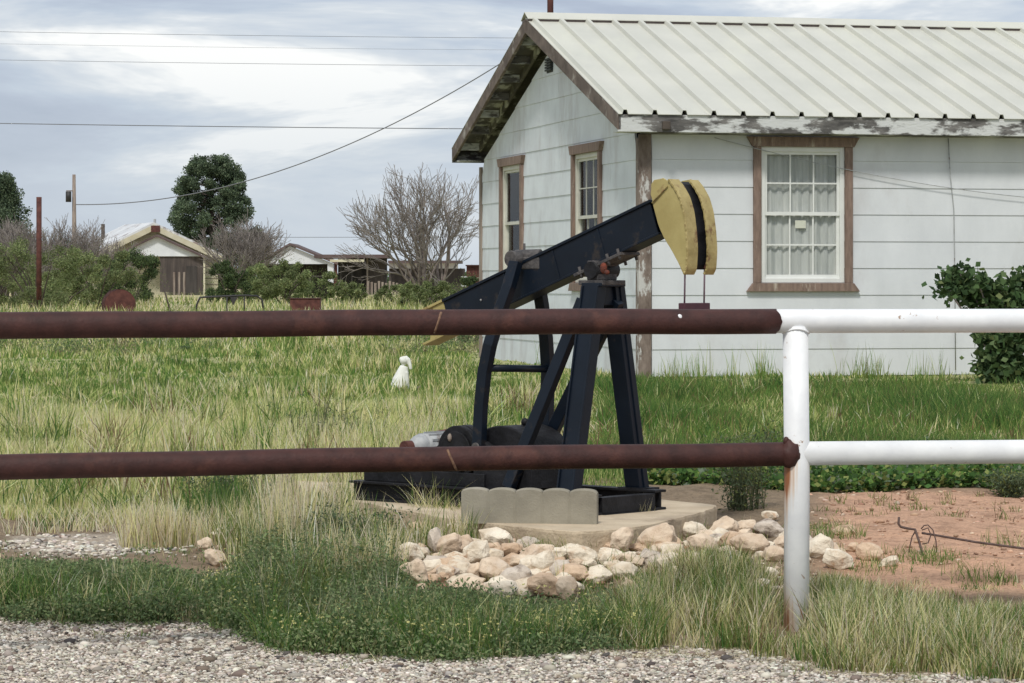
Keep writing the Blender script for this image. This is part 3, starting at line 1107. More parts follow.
def JP(px, py, w):
    u, v = inv(px, py, w)
    return J(u, w, v)


jack = thing('pumpjack', JO, 'small navy black oilfield pumpjack with yellow horsehead standing on the concrete pad', 'pumpjack')
# walking beam (I section)
ub0, vb0 = inv(449, 299.5, 0); ub1, vb1 = inv(652, 202, 0)
TOPS = (vb1 - vb0) / (ub1 - ub0)
al = math.atan(TOPS)
bd = Vector(J(1, 0, 0) - J(0, 0, 0)) * math.cos(al) + UZ * math.sin(al)
bu = -(J(1, 0, 0) - J(0, 0, 0)) * math.sin(al) + UZ * math.cos(al)
BO = J(ub0, 0, vb0)
BLEN = (J(ub1, 0, vb1) - BO).length
DEP = .172
beam = MB()
beam.obox(BO, bd, JN, bu, (0, BLEN + .03), (-.055, .055), (-.014, 0))
beam.obox(BO, bd, JN, bu, (0, BLEN + .03), (-.055, .055), (-DEP, -DEP + .012))
beam.obox(BO, bd, JN, bu, (0, BLEN + .029), (-.007, .007), (-DEP + .0125, -.0145))
for q_ in (.42, .75, 1.05):
    beam.obox(BO + bd * q_, bd, JN, bu, (0, .01), (-.05, .05), (-DEP + .0125, -.0145))
bo = beam.build('walking_beam', M['navy'], jack, bevel=.002)
# boxed side plate on the near face carries the rivets
m = MB(); m.obox(BO, bd, JN, bu, (0.002, BLEN + .02), (.040, .046), (-DEP + .013, -.015)); m.build('side_plate', M['navy'], jack)
m = MB()
for (px, py) in ((481, 300), (460, 311.3)):
    m.ball(JP(px, py, .047), .006, 8, 5)
m.build('rivet', M['motor'], jack)
# yellow tail plates: flanges that carry on past the web and taper to a lip
tl = MB()
TL = .165
tl.obox(BO, bd, JN, bu, (-TL, -.001), (-.055, .055), (-.012, 0.001))
tl.obox(BO, bd, JN, bu, (-TL - .03, -.001), (-.055, .055), (-DEP - .001, -DEP + .011))
m_ = [BO + bd * (-.001) + bu * (-.0125), BO + bd * (-.001) + bu * (-DEP + .0115), BO + bd * (-TL * .9) + bu * (-DEP + .0115), BO + bd * (-TL * .45) + bu * (-.0125)]
tl.prism([p + JN * .040 for p in m_], [p + JN * .046 for p in m_])
tl.build('tail_plate', M['yellow'], jack, bevel=.0015)

# horsehead: two side plates with curved track pads and a dark slot between
near = [(651, 184), (654.5, 179.5), (663, 178), (668, 181), (673.5, 188), (679, 198), (683, 212), (685.5, 232), (686.5, 250), (685.5, 268), (683, 273), (680, 266), (675, 257), (669, 247), (663, 237), (658, 224), (653.5, 206), (650.5, 194)]
HW = .105
near = [((a0[0] * (1 - f) + a1[0] * f) + (.35 * math.sin(i * 5 + f * 9)), (a0[1] * (1 - f) + a1[1] * f) + (.35 * math.cos(i * 7 + f * 11))) if i not in range(3, 10) else (a0[0] * (1 - f) + a1[0] * f, a0[1] * (1 - f) + a1[1] * f) for i, (a0, a1) in enumerate(zip(near, near[1:] + near[:1])) for f in (0, .5)]
nuv = [inv(x, y, HW) for x, y in near]
for sgn in (1, -1):
    m = MB()
    wA, wB = sgn * HW, sgn * (HW - .008)
    m.prism([J(u, wB, v) for u, v in nuv], [J(u, wA, v) for u, v in nuv]) if sgn < 0 else m.prism([J(u, wA, v) for u, v in nuv], [J(u, wB, v) for u, v in nuv])
    hp = m.build('horsehead_plate', M['yellow'], jack, bevel=.002)
    bmx = bmesh.new(); bmx.from_mesh(hp.data); bmesh.ops.recalc_face_normals(bmx, faces=bmx.faces); bmx.to_mesh(hp.data); bmx.free()
    # curved pad
    arc = nuv[6:21]
    fine = []
    for i in range(len(arc) - 1):
        for k in range(4):
            f = k / 4
            fine.append((arc[i][0] * (1 - f) + arc[i + 1][0] * f, arc[i][1] * (1 - f) + arc[i + 1][1] * f))
    fine.append(arc[-1])
    # smooth
    for _ in range(3):
        fine = [fine[0]] + [((fine[i - 1][0] + 2 * fine[i][0] + fine[i + 1][0]) / 4, (fine[i - 1][1] + 2 * fine[i][1] + fine[i + 1][1]) / 4) for i in range(1, len(fine) - 1)] + [fine[-1]]
    m = MB()
    wo, wi = (HW + .008, .037) if sgn > 0 else (-.037, -HW - .001)
    vs, fs = [], []
    for i, (u, v) in enumerate(fine):
        tx = (fine[min(i + 1, len(fine) - 1)][0] - fine[max(i - 1, 0)][0]); ty = (fine[min(i + 1, len(fine) - 1)][1] - fine[max(i - 1, 0)][1])
        ln = math.hypot(tx, ty) or 1
        nx_, ny_ = -ty / ln, tx / ln
        jag = .003 * math.sin(i * 1.3 + sgn) + .002 * math.sin(i * 2.9)
        for (w_, of) in ((wo + jag * .5, .014), (wo + jag * .5, .004), (wi, .004), (wi, .014)):
            vs.append(J(u + nx_ * of, w_, v + ny_ * of))
    for i in range(len(fine) - 1):
        for k in range(4):
            a_, b_ = i * 4 + k, i * 4 + (k + 1) % 4
            fs.append((a_, b_, b_ + 4, a_ + 4))
    fs += [(0, 1, 2, 3), tuple((len(fine) - 1) * 4 + k for k in (3, 2, 1, 0))]
    m.add(vs, fs)
    hp = m.build('track_pad', M['yellow_edge'], jack, bevel=.0015)
    bmx = bmesh.new(); bmx.from_mesh(hp.data); bmesh.ops.recalc_face_normals(bmx, faces=bmx.faces); bmx.to_mesh(hp.data); bmx.free()
cu, cv_ = np.mean([p[0] for p in nuv]), np.mean([p[1] for p in nuv])
sh = [(cu + (u - cu) * .80, cv_ + (v - cv_) * .93) for u, v in nuv]
m = MB(); m.prism([J(u, -HW + .0085, v) for u, v in sh], [J(u, HW - .0085, v) for u, v in sh])
hp = m.build('horsehead_web', M['black'], jack)
bmx = bmesh.new(); bmx.from_mesh(hp.data); bmesh.ops.recalc_face_normals(bmx, faces=bmx.faces); bmx.to_mesh(hp.data); bmx.free()
m = MB()   # rope over the head and its clamp
m.tube([J(*((inv(653, 203, HW)[0]), HW + .006, inv(653, 203, HW)[1])), J(inv(668, 186, HW)[0], HW + .006, inv(668, 186, HW)[1])], .004, 6)
m.build('head_seam', M['yellow_edge'], jack)
# bridle
ul, vl = inv(685.5, 268, HW)
wl_, wr_ = .072, -.072
cb0 = JP(684.5, 303, wl_); cbu, cbv = inv(684.5, 303, wl_)
for w_ in (wl_, wr_):
    m = MB(); m.tube([J(cbu + .004, w_, vl + .05), J(cbu, w_, cbv)], .0042, 8); m.build('bridle_cable', M['cable'], jack)
    m = MB(); m.obox(J(cbu + .003, w_, vl + .010), JA, JN, UZ, (-.012, .012), (-.012, .012), (-.012, .02)); m.build('rope_clamp', M['redrust'], jack, bevel=.003)
m = MB(); m.obox(J(cbu, 0, cbv), JA, JN, UZ, (-.018, .018), (-.095, .095), (-.042, .0)); m.build('carrier_bar', M['purple'], jack, bevel=.003)

# saddle bearing
cx_, cvv = inv(602, 267, 0)
m = MB()
m.obox(J(cx_, 0, cvv), JA, JN, UZ, (-.075, .075), (-.085, .085), (-.085, -.062))
m.obox(J(cx_, 0, cvv), JA, JN, UZ, (-.035, .035), (-.07, .07), (-.062, .03))
m.build('saddle_block', M['grease'], jack, bevel=.004)
m = MB(); m.tube([J(cx_, -.086, cvv - .015), J(cx_, .086, cvv - .015)], .040, 18); m.build('saddle_shaft', M['black'], jack)
m = MB(); oc = inv(603, 268, .088); m.ball(J(oc[0], .084, oc[1]), (.020, .012, .026), 10, 7, Matrix.Rotation(-PSI, 3, 'Z')); m.ball(J(oc[0] + .02, .084, oc[1] - .02), (.016, .010, .012), 8, 6, Matrix.Rotation(-PSI, 3, 'Z')); m.build('shaft_cap', M['orange'], jack)
m = MB()
bp_ = BO + bd * ((cx_ - ub0) / math.cos(al))
m.obox(bp_, bd, JN, bu, (-.19, .12), (-.07, .07), (-DEP - .016, -DEP - .001))
m.build('beam_clamp_plate', M['grease'], jack, bevel=.002)
for du in (-.15, -.06, .03, .10):
    for w_ in (-.06, .06):
        m = MB(); m.tube([bp_ + bd * du + JN * w_ + bu * (-DEP - .034), bp_ + bd * du + JN * w_ + bu * (-DEP + .020)], .008, 6); m.build('clamp_bolt', M['grease'], jack)
# Samson post
ltop = inv(600, 284, 0)[1]
um = .0
for sgn, nm in ((1, 'near'), (-1, 'far')):
    m = MB()
    wt, wb = .062 * sgn, .262 * sgn
    m.beam(J(um, wb, .0), J(um + .0, wt, ltop), .105 if sgn > 0 else .09, .055, side=JA)
    # channel lips
    for e in (-1, 1):
        m.beam(J(um + e * .047, wb + .02 * sgn, .0), J(um + e * .047, wt + .02 * sgn, ltop - .01), .010, .035, side=JA)
    m.build('post_leg', M['navy'], jack, bevel=.003)
    m = MB(); m.obox(J(um, wb, 0), JA, JN, UZ, (-.08, .08), (-.06, .06), (.088, .10)); m.build('foot_plate', M['black'], jack)
    # rear brace
    m = MB()
    ut, vt_ = inv(583 if sgn > 0 else 618, 300, wt)
    ubb, vbb = inv(515 if sgn > 0 else 538, 465, wb * .8)
    d_ = (vt_ - vbb)
    f_ = (vbb - .10) / d_
    m.beam(J(ubb - (ut - ubb) * f_, wb * .8, .10), J(ut, wt * .9, vt_), .062, .04, side=JA)
    m.build('rear_brace', M['navy'], jack, bevel=.003)
m = MB(); m.obox(J(um, 0, ltop), JA, JN, UZ, (-.060, .066), (-.088, .088), (-.012, .006)); m.obox(J(um, 0, ltop), JA, JN, UZ, (-.02, .03), (-.055, .055), (-.10, -.012)); m.build('post_cap', M['navy'], jack, bevel=.003)
# pitman arms, tail bearing, spreader
for sgn, pts in ((1, [(516, 262), (509, 287), (498, 318), (490, 345), (484.5, 372), (481, 405), (479, 447)]), (-1, [(537, 275), (542, 305), (546, 338), (548, 370), (547, 410), (545, 447)])):
    m = MB()
    W_ = [(.085 if i == 0 else .085 + (.20 - .085) * min(1, i / 3.0)) * sgn for i in range(len(pts))]
    P3 = [JP(x, y, w) for (x, y), w in zip(pts, W_)]
    vs, fs = [], []
    for i, p in enumerate(P3):
        d = (P3[min(i + 1, len(P3) - 1)] - P3[max(i - 1, 0)]).normalized()
        s_ = (JA - d * JA.dot(d)).normalized()
        q_ = d.cross(s_)
        for x, y in ((-1, -1), (1, -1), (1, 1), (-1, 1)):
            vs.append(p + s_ * x * .030 + q_ * y * .020)
    for i in range(len(P3) - 1):
        for k in range(4):
            fs.append((i * 4 + k, i * 4 + (k + 1) % 4, (i + 1) * 4 + (k + 1) % 4, (i + 1) * 4 + k))
    fs += [(3, 2, 1, 0), tuple((len(P3) - 1) * 4 + k for k in range(4))]
    m.add(vs, fs)
    hp = m.build('pitman_arm', M['navy'], jack, bevel=.003)
    bmx = bmesh.new(); bmx.from_mesh(hp.data); bmesh.ops.recalc_face_normals(bmx, faces=bmx.faces); bmx.to_mesh(hp.data); bmx.free()
m = MB(); m.tube([JP(487, 368, .20), JP(549, 369, -.20)], .018, 12); m.build('spreader_bar', M['navy'], jack)
ue, ve = inv(524, 259, 0)
m = MB(); m.tube([J(ue, -.10, ve), J(ue, .10, ve)], .040, 20); m.build('tail_bearing', M['grease'], jack, bevel=.004)
m = MB(); m.tube([J(ue - .03, .03, ve + .015), J(ue + .11, .0, ve + .018)], .030, 14); m.obox(J(ue + .05, 0, ve), JA, JN, UZ, (-.08, .09), (-.05, .05), (-.05, .01)); m.build('bearing_housing', M['grease'], jack, bevel=.006)
m = MB(); m.tube([J(ue + .02, .02, ve), J(ue + .02, .02, ve + .075)], .006, 8); m.build('grease_nipple', M['grease'], jack)
# skid: two long I rails, cross members
for w_ in (.235, -.235):
    m = MB()
    for (zr, yr) in (((0, .012), (-.04, .04)), ((.012, .083), (-.005, .005)), ((.083, .095), (-.04, .04))):
        m.obox(J(0, w_, 0), JA, JN, UZ, (-1.42, .16), yr, zr)
    m.build('skid_rail', M['black'], jack, bevel=.002)
for u_ in (.13, -.35, -.8, -1.38):
    m = MB(); m.obox(J(u_, 0, 0), JA, JN, UZ, (-.03, .03), (-.193, .193), (.004, .080)); m.obox(J(u_, 0, 0), JA, JN, UZ, (-.045, .045), (-.193, .193), (.0, .004)); m.build('cross_member', M['black'], jack, bevel=.002)
# gearbox on its pedestal
gu, gv_ = inv(520, 455, 0)
m = MB()
prof = []
for i in range(15):
    a_ = math.pi * i / 14
    prof.append((gu + .20 * math.cos(a_), .26 + .13 * math.sin(a_)))
prof += [(gu - .20, .12), (gu - .14, .096), (gu + .14, .096), (gu + .20, .12)]
m.prism([J(u, -.135, v) for u, v in prof], [J(u, .135, v) for u, v in prof])
hp = m.build('gearbox', M['black'], jack, bevel=.008)
bmx = bmesh.new(); bmx.from_mesh(hp.data); bmesh.ops.recalc_face_normals(bmx, faces=bmx.faces); bmx.to_mesh(hp.data); bmx.free()
m = MB()
m.obox(J(gu, 0, 0), JA, JN, UZ, (-.225, .225), (-.15, .15), (.235, .255))
for k in range(9):
    for w_ in (-.143, .143):
        m.tube([J(gu - .2 + k * .05, w_, .228), J(gu - .2 + k * .05, w_, .262)], .007, 6)
m.build('gearbox_flange', M['black'], jack, bevel=.003)
vu, vv = inv(522, 425, .0)
m = MB(); m.tube([J(vu, 0, .36), J(vu, 0, vv + .0)], .018, 10); m.tube([J(vu - .045, 0, vv - .015), J(vu + .045, 0, vv - .015)], .016, 10); m.ball(J(vu + .02, 0, vv + .015), .020, 10, 6); m.build('oil_filler', M['black'], jack)
m = MB(); m.tube([J(gu - .05, -.22, .26), J(gu - .05, .22, .26)], .03, 14); m.build('crank_shaft', M['black'], jack)
for sgn in (1, -1):
    pu, pv_ = inv(479 if sgn > 0 else 545, 447, .20 * sgn)
    m = MB()
    cA, cB = J(gu - .05, .175 * sgn, .26), J(pu, .175 * sgn, pv_)
    m.beam(cA + (cA - cB) * .25, cB, .09, .035, side=UZ, w2=.07)
    m.build('crank', M['black'], jack, bevel=.004)
    m = MB(); m.tube([J(pu, .15 * sgn, pv_), J(pu, .23 * sgn, pv_)], .022, 12); m.build('wrist_pin', M['grease'], jack)
    m = MB()
    c2 = J(gu + .02, .195 * sgn, .20)
    pr = [(.13 * math.cos(a_), .10 * math.sin(a_) - .03) for a_ in [math.pi * (1 + i / 12) for i in range(13)]] + [(.10, .03), (-.10, .03)]
    m.prism([c2 + JA * x + UZ * y + JN * -.02 for x, y in pr], [c2 + JA * x + UZ * y + JN * .02 for x, y in pr])
    hp = m.build('counterweight', M['black'], jack, bevel=.004)
    bmx = bmesh.new(); bmx.from_mesh(hp.data); bmesh.ops.recalc_face_normals(bmx, faces=bmx.faces); bmx.to_mesh(hp.data); bmx.free()
# belt guard / sheave
su, sv = inv(456.5, 452, .20)
m = MB(); m.tube([J(su, .165, sv), J(su, .20, sv)], .128, 32); m.build('sheave', M['black'], jack, bevel=.004)
m = MB(); m.tube([J(su, .2005, sv), J(su, .212, sv)], .100, 32); m.build('sheave_web', M['grease'] if False else M['black'], jack, bevel=.003)
ru, rv_ = inv(450, 437.5, .213)
m = MB(); m.ball(J(ru, .214, rv_), (.012, .012, .020), 8, 5); m.build('worn_spot', M['wood'], jack)
# belt guard running from sheave to motor
mu, mv = inv(421, 447, .12)
m = MB()
pr = [(su + .13 * math.cos(a_), sv + .13 * math.sin(a_)) for a_ in [math.pi * (-.5 + i / 10) for i in range(11)]] + [(mu + .05 * math.cos(a_), mv - .13 + .05 * math.sin(a_)) for a_ in [math.pi * (.5 + i / 8) for i in range(9)]]
m.prism([J(u, .10, v) for u, v in pr], [J(u, .16, v) for u, v in pr])
hp = m.build('belt_guard', M['black'], jack, bevel=.004)
bmx = bmesh.new(); bmx.from_mesh(hp.data); bmesh.ops.recalc_face_normals(bmx, faces=bmx.faces); bmx.to_mesh(hp.data); bmx.free()
m = MB(); m.tube([J(mu, -.08, mv), J(mu, .12, mv)], .066, 22); m.ball(J(mu, .12, mv), (.064, .064, .064), 16, 10)
for k in range(12):
    a_ = 2 * math.pi * k / 12
    m.beam(J(mu + .068 * math.cos(a_), -.06, mv + .068 * math.sin(a_)), J(mu + .068 * math.cos(a_), .10, mv + .068 * math.sin(a_)), .006, .012)
m.build('motor', M['motor'], jack)
qu, qv = inv(407, 448, .2)
m = MB(); m.tube([J(qu, .14, qv), J(qu, .22, qv)], .036, 18); m.tube([J(qu, .22, qv), J(qu, .225, qv)], .022, 12); m.build('motor_pulley', M['redrust'], jack, bevel=.003)
m = MB(); m.tube([JP(424, 437, -.1), JP(447, 433, -.1)], .020, 12); m.build('conduit', M['redrust'], jack)
m = MB(); m.obox(J(mu, 0, 0), JA, JN, UZ, (-.14, .22), (-.19, .19), (.096, .125)); m.obox(J(mu, 0, 0), JA, JN, UZ, (-.07, .07), (-.1, .12), (.125, mv - .05)); m.build('motor_base', M['black'], jack, bevel=.003)
m = MB(); m.obox(J(0, 0, 0), JA, JN, UZ, (-1.36, -.55), (.10, .23), (.096, .16)); m.obox(J(0, 0, 0), JA, JN, UZ, (-.62, -.30), (-.17, .17), (.0965, .24)); m.build('pedestal', M['black'], jack, bevel=.003)

# ------------------------------------------------------------------ STATUE
sc_ = gpt(402, 390)
st = thing('statue', (sc_.x, sc_.y, sc_.z - .02), 'small white garden statue of a seated figure with bowed head out in the grass', 'statue')
k_ = sc_.y / F
S = lambda px, py, dy=0: Vector(((px - 512) * k_ + 0, sc_.y + dy, CAM_H + (281 - py) * k_))
m = MB()
# body points in photo columns / rows, thick in depth
m.ball(S(400, 385), (.085, .075, .070), 16, 10)
m.ball(S(396.5, 387.5), (.050, .06, .045), 14, 8)
m.tube([S(400, 388), S(401, 380), S(403, 371), S(404, 366)], [.085, .078, .052, .036], 16)
m.ball(S(404.0, 360.5), (.040, .044, .040), 14, 9)
m.ball(S(401.6, 359.2), (.022, .03, .022), 10, 8)
m.tube([S(405, 357.6, 0), S(408.4, 360, -.01), S(410.3, 366, -.02), S(410.9, 369.5, -.02)], [.024, .022, .016, .013], 10)
m.tube([S(406, 372, -.03), S(407.2, 380, -.03), S(406.6, 390.5, -.03)], [.020, .017, .019], 10)
m.tube([S(404, 374, .04), S(405, 390, .04)], [.018, .018], 10)
m.ball(S(408.5, 391, -.03), (.026, .03, .013), 10, 6)
so_ = m.build('figure', M['statue'], st)
rm = so_.modifiers.new('remesh', 'REMESH'); rm.mode = 'VOXEL'; rm.voxel_size = .006; rm.use_smooth_shade = True
sm2 = so_.modifiers.new('smooth', 'SMOOTH'); sm2.iterations = 2
m = MB(); m.tube([S(408, 391, -.05), S(414, 389.5, -.06), S(422, 386, -.06)], [.022, .018, .010], 8)
stk = m.build('driftwood_stick', M['wood'], None, loc=S(408, 391, -.05))
tag(stk, 'short pale stick lying in the grass at the foot of the white statue', 'stick')

# ------------------------------------------------------------------ ROCKS
ROCKS = [
 # origin crop: (cx, cy, w, h, tone, label)
 ('b', 400, 265, 112, 62, 0, 'large whitish rock topping the pile just under the scalloped edging block'),
 ('b', 447, 307, 76, 42, 2, 'flat orange-tan rock just below the large whitish one at the top of the pile'),
 ('b', 330, 318, 92, 76, 0, 'big pale slanting rock left of the flat orange-tan rock'),
 ('b', 262, 238, 62, 62, 0, 'upright whitish rock against the pad under the left end of the edging block'),
 ('b', 235, 290, 82, 66, 1, 'rounded tan rock below the upright whitish one at the left of the pile'),
 ('b', 290, 282, 60, 50, 1, 'pinkish rock wedged right of the rounded tan rock near the pad'),
 ('b', 187, 275, 46, 80, 3, 'narrow grey rock standing on edge at the left of the pile'),
 ('b', 145, 235, 82, 46, 2, 'brown rock at the upper left end of the pile among dry grass'),
 ('b', 120, 272, 50, 50, 3, 'small grey rock at the left end under the brown one'),
 ('b', 100, 318, 92, 60, 0, 'pale long rock at the far left of the pile beside the tall grass'),
 ('b', 146, 318, 44, 32, 0, 'small pale stone just right of the long far-left rock'),
 ('b', 130, 385, 62, 82, 1, 'tall tan rock at the lower left edge of the pile'),
 ('b', 145, 450, 46, 52, 1, 'lowest tan stone at the left edge of the pile in green weeds'),
 ('b', 247, 336, 76, 42, 0, 'flat pale rock between the rounded tan rock and the big slanting one'),
 ('b', 320, 388, 46, 60, 1, 'small upright tan rock at the left of the widest block in the pile'),
 ('b', 395, 378, 132, 80, 1, 'widest pinkish block in the middle of the pile with a shaded lower face'),
 ('b', 388, 330, 62, 46, 0, 'pale rock tucked behind the widest block'),
 ('b', 470, 350, 84, 48, 1, 'tan rock just below the flat orange-tan one'),
 ('b', 525, 316, 92, 30, 2, 'thin brown slab at the foot of the pad behind the centre of the pile'),
 ('b', 466, 402, 112, 76, 3, 'grey-brown rock in the middle front of the pile'),
 ('b', 420, 448, 92, 60, 0, 'whitest rock at the front of the pile resting in green weeds'),
 ('b', 360, 450, 56, 46, 1, 'small tan rock left of the whitest front rock'),
 ('b', 506, 362, 62, 60, 0, 'pale rock right of centre in the pile with a split face'),
 ('b', 552, 357, 84, 76, 0, 'chunky pale rock in the centre right of the pile'),
 ('b', 602, 320, 82, 40, 0, 'long whitish rock high in the centre right of the pile'),
 ('b', 565, 427, 112, 76, 2, 'brown-topped rock at the front right of the pile'),
 ('b', 616, 376, 72, 62, 3, 'grey rock right of the chunky pale rock'),
 ('b', 692, 327, 102, 60, 0, 'large pinkish white rock at the right end of the centre pile'),
 ('b', 676, 350, 60, 26, 2, 'thin tan stone under the large pinkish white rock'),
 ('b', 662, 387, 102, 56, 2, 'orange-brown rock at the right end of the centre pile'),
 ('b', 640, 438, 76, 70, 1, 'rounded pinkish rock at the front below the orange-brown one'),
 ('b', 742, 387, 60, 52, 0, 'pale rock half hidden by straw grass right of the orange-brown one'),
 ('b', 785, 328, 82, 50, 0, 'pale rock below the right corner of the pad'),
 ('b', 825, 272, 76, 70, 1, 'upright tan rock against the right part of the pad'),
 ('b', 880, 302, 60, 30, 2, 'flat brown stone between the upright tan rock and the biggest pinkish rock'),
 ('b', 897, 282, 42, 40, 1, 'small tan stone touching the pad left of the biggest right-hand rock'),
 ('b', 947, 267, 122, 86, 1, 'biggest pinkish rock of the right-hand part of the pile'),
 ('b', 855, 342, 90, 46, 1, 'low tan rock in straw grass below the upright tan rock'),
 ('b', 925, 332, 80, 46, 3, 'greyish rock in straw grass below the biggest right-hand rock'),
 ('b', 990, 347, 84, 56, 0, 'pale flat rock in straw grass right of the greyish one'),
 ('b', 800, 367, 70, 42, 0, 'pale stone sunk in grass below the right corner of the pad'),
 ('b', 487, 456, 52, 32, 0, 'small pale stone in weeds right of the whitest front rock'),
 ('b', 230, 382, 62, 46, 0, 'pale stone peeping out of the weeds at the lower left of the pile'),
 ('r', 295, 190, 92, 46, 0, 'flat-topped white rock behind the right-hand pile'),
 ('r', 400, 190, 92, 70, 1, 'tall pinkish rock in the right-hand pile beside the flat-topped white one'),
 ('r', 330, 237, 92, 60, 1, 'tan rock in front of the flat-topped white one'),
 ('r', 480, 237, 122, 60, 1, 'long tan rock left of the fence post'),
 ('r', 464, 187, 72, 46, 1, 'rock behind the long tan one left of the fence post'),
 ('r', 546, 148, 52, 30, 0, 'small white stone at the back of the pile near the fence post'),
 ('r', 540, 187, 92, 52, 3, 'dull grey rock with a dark hollow beside the fence post'),
 ('r', 560, 272, 72, 50, 1, 'tan rock with a dark side just left of the white fence post'),
 ('r', 700, 247, 92, 70, 0, 'pointed pale rock just right of the white fence post'),
 ('r', 762, 287, 92, 56, 0, 'broad pale rock right of the pointed one by the white fence post'),
 ('r', 510, 372, 62, 40, 0, 'pale stone low in the grass left of the fence post'),
 ('r', 551, 330, 42, 30, 0, 'little white stone low in the grass left of the fence post'),
 ('r', 812, 250, 44, 30, 2, 'small tan stone on the red dirt right of the pale rocks'),
 ('g', 262, 392, 44, 26, 0, 'bright white stone at the edge of the red dirt near the bent wire'),
 ('g', 215, 367, 60, 40, 2, 'brown clod-like rock left of the bright white stone on the red dirt'),
 ('l', 145, 187, 78, 46, 0, 'whitish rock in the left cluster behind the straw tuft'),
 ('l', 85, 216, 52, 40, 1, 'pinkish rock in the straw tuft of the left cluster'),
 ('l', 120, 262, 72, 50, 1, 'tan rock in the left cluster below the whitish one'),
 ('l', 183, 325, 56, 40, 0, 'lone cream stone in front of the left cluster'),
 ('l', 250, 140, 52, 30, 0, 'small white stone right of the left cluster in grey weeds'),
 ('l', 598, 170, 46, 30, 0, 'bright white stone in dark weeds in front of the pad'),
 ('l', 125, 357, 42, 20, 1, 'flat tan stone in bare soil left of the lone cream stone'),
 ('l', 630, 290, 72, 44, 1, 'tan rock half buried in tall grass left of the pile'),
]
ORG = {'b': (380, 460, 3.413), 'r': (600, 470, 3.208), 'g': (780, 400, 2.414), 'l': (180, 480, 3.365)}
tones = [((0.56, 0.46, 0.34), (0.78, 0.70, 0.57)), ((0.50, 0.37, 0.26), (0.70, 0.57, 0.43)), ((0.46, 0.32, 0.21), (0.64, 0.48, 0.34)), ((0.46, 0.39, 0.32), (0.62, 0.54, 0.45))]
rmats = [mat('limestone_%s' % nme, a_, b_, scale=11, rough=0.95, bump=0.9, bscale=40, stain=st_, sscale=9, slo=.56, shi=.68, bdist=.012)
         for nme, (a_, b_), st_ in zip(('whitish', 'pinkish', 'tan', 'grey'), tones, ((.46, .28, .16), (.60, .50, .40), (.16, .09, .05), (.20, .15, .12)))]


def rock_mesh(c, rx, ry, rz, seed, mt):
    rs = random.Random(seed)
    bm_ = bmesh.new()
    dirs = []
    while len(dirs) < 19:
        v = Vector((rs.gauss(0, 1), rs.gauss(0, 1), rs.gauss(0, 1))).normalized()
        if all(v.dot(q_) < .80 for q_ in dirs) or rs.random() < .02: dirs.append(v)
    for v in dirs:
        v0 = Vector((rs.gauss(0, 1), rs.gauss(0, 1), rs.gauss(0, 1))).normalized()
        e = 0.80 + .28 * rs.random()
        bm_.verts.new((v.x * e, v.y * e, v.z * e))
    bmesh.ops.convex_hull(bm_, input=bm_.verts)
    bmesh.ops.delete(bm_, geom=[v for v in bm_.verts if not v.link_faces], context='VERTS')
    bmesh.ops.bevel(bm_, geom=list(bm_.edges), offset=.05, segments=1, affect='EDGES', profile=.6, clamp_overlap=True)
    bmesh.ops.triangulate(bm_, faces=bm_.faces)
    bmesh.ops.subdivide_edges(bm_, edges=[e for e in bm_.edges if e.calc_length() > .35], cuts=2, use_grid_fill=False)
    bmesh.ops.triangulate(bm_, faces=bm_.faces)
    xs_ = [v.co.x for v in bm_.verts]; ys_ = [v.co.y for v in bm_.verts]; zs_ = [v.co.z for v in bm_.verts]
    cx0, cy0, cz0 = (max(xs_) + min(xs_)) / 2, (max(ys_) + min(ys_)) / 2, (max(zs_) + min(zs_)) / 2
    ex, ey, ez = (max(xs_) - min(xs_)) / 2, (max(ys_) - min(ys_)) / 2, (max(zs_) - min(zs_)) / 2
    tw = rs.uniform(-.25, .25)
    for v in bm_.verts:
        nn_ = mnoise.noise(v.co * 2.2 + Vector((seed * 3.1, 0, 0))) * .10 + mnoise.noise(v.co * 6.0 + Vector((seed, 5, 0))) * .045
        p = Vector(((v.co.x - cx0) / ex, (v.co.y - cy0) / ey, (v.co.z - cz0) / ez)) * (1 + nn_)
        v.co = Vector((p.x * rx + p.z * rx * tw * .4, p.y * ry, p.z * rz + p.x * rz * tw))
    me = bpy.data.meshes.new('rock')
    bm_.to_mesh(me); bm_.free()
    me.materials.append(mt)
    o_ = bpy.data.objects.new('rock', me)
    C.objects.link(o_)
    o_.location = c
    return o_


RPOS = []
for i, (og, cx0, cy0, w0, h0, tone, lab) in enumerate(ROCKS):
    ox, oy, s0 = ORG[og]
    px, py, w0, h0 = ox + cx0 / s0, oy + cy0 / s0, w0 / s0, h0 / s0
    gp = gpt(px, min(py + .55 * h0, 640))
    Yr = gp.y
    if og == 'b' and py < 560 and in_pad(np.array([gp.x]), np.array([gp.y + .08]))[0]:
        Yr = gp.y - .12
    k_ = Yr / F
    rx, rz = w0 * k_ / 2 * 1.10, h0 * k_ / 2 * 1.20
    c = Vector(((px - 512) * k_, Yr, CAM_H + (281 - py) * k_))
    o_ = rock_mesh(c, rx, max(rx * .8, rz * .9), rz * 1.0, i + 3, rmats[tone])
    tag(o_, lab, 'rock', 'pale rocks heaped round the concrete pad')
    RPOS.append((c.x, c.y, rx))

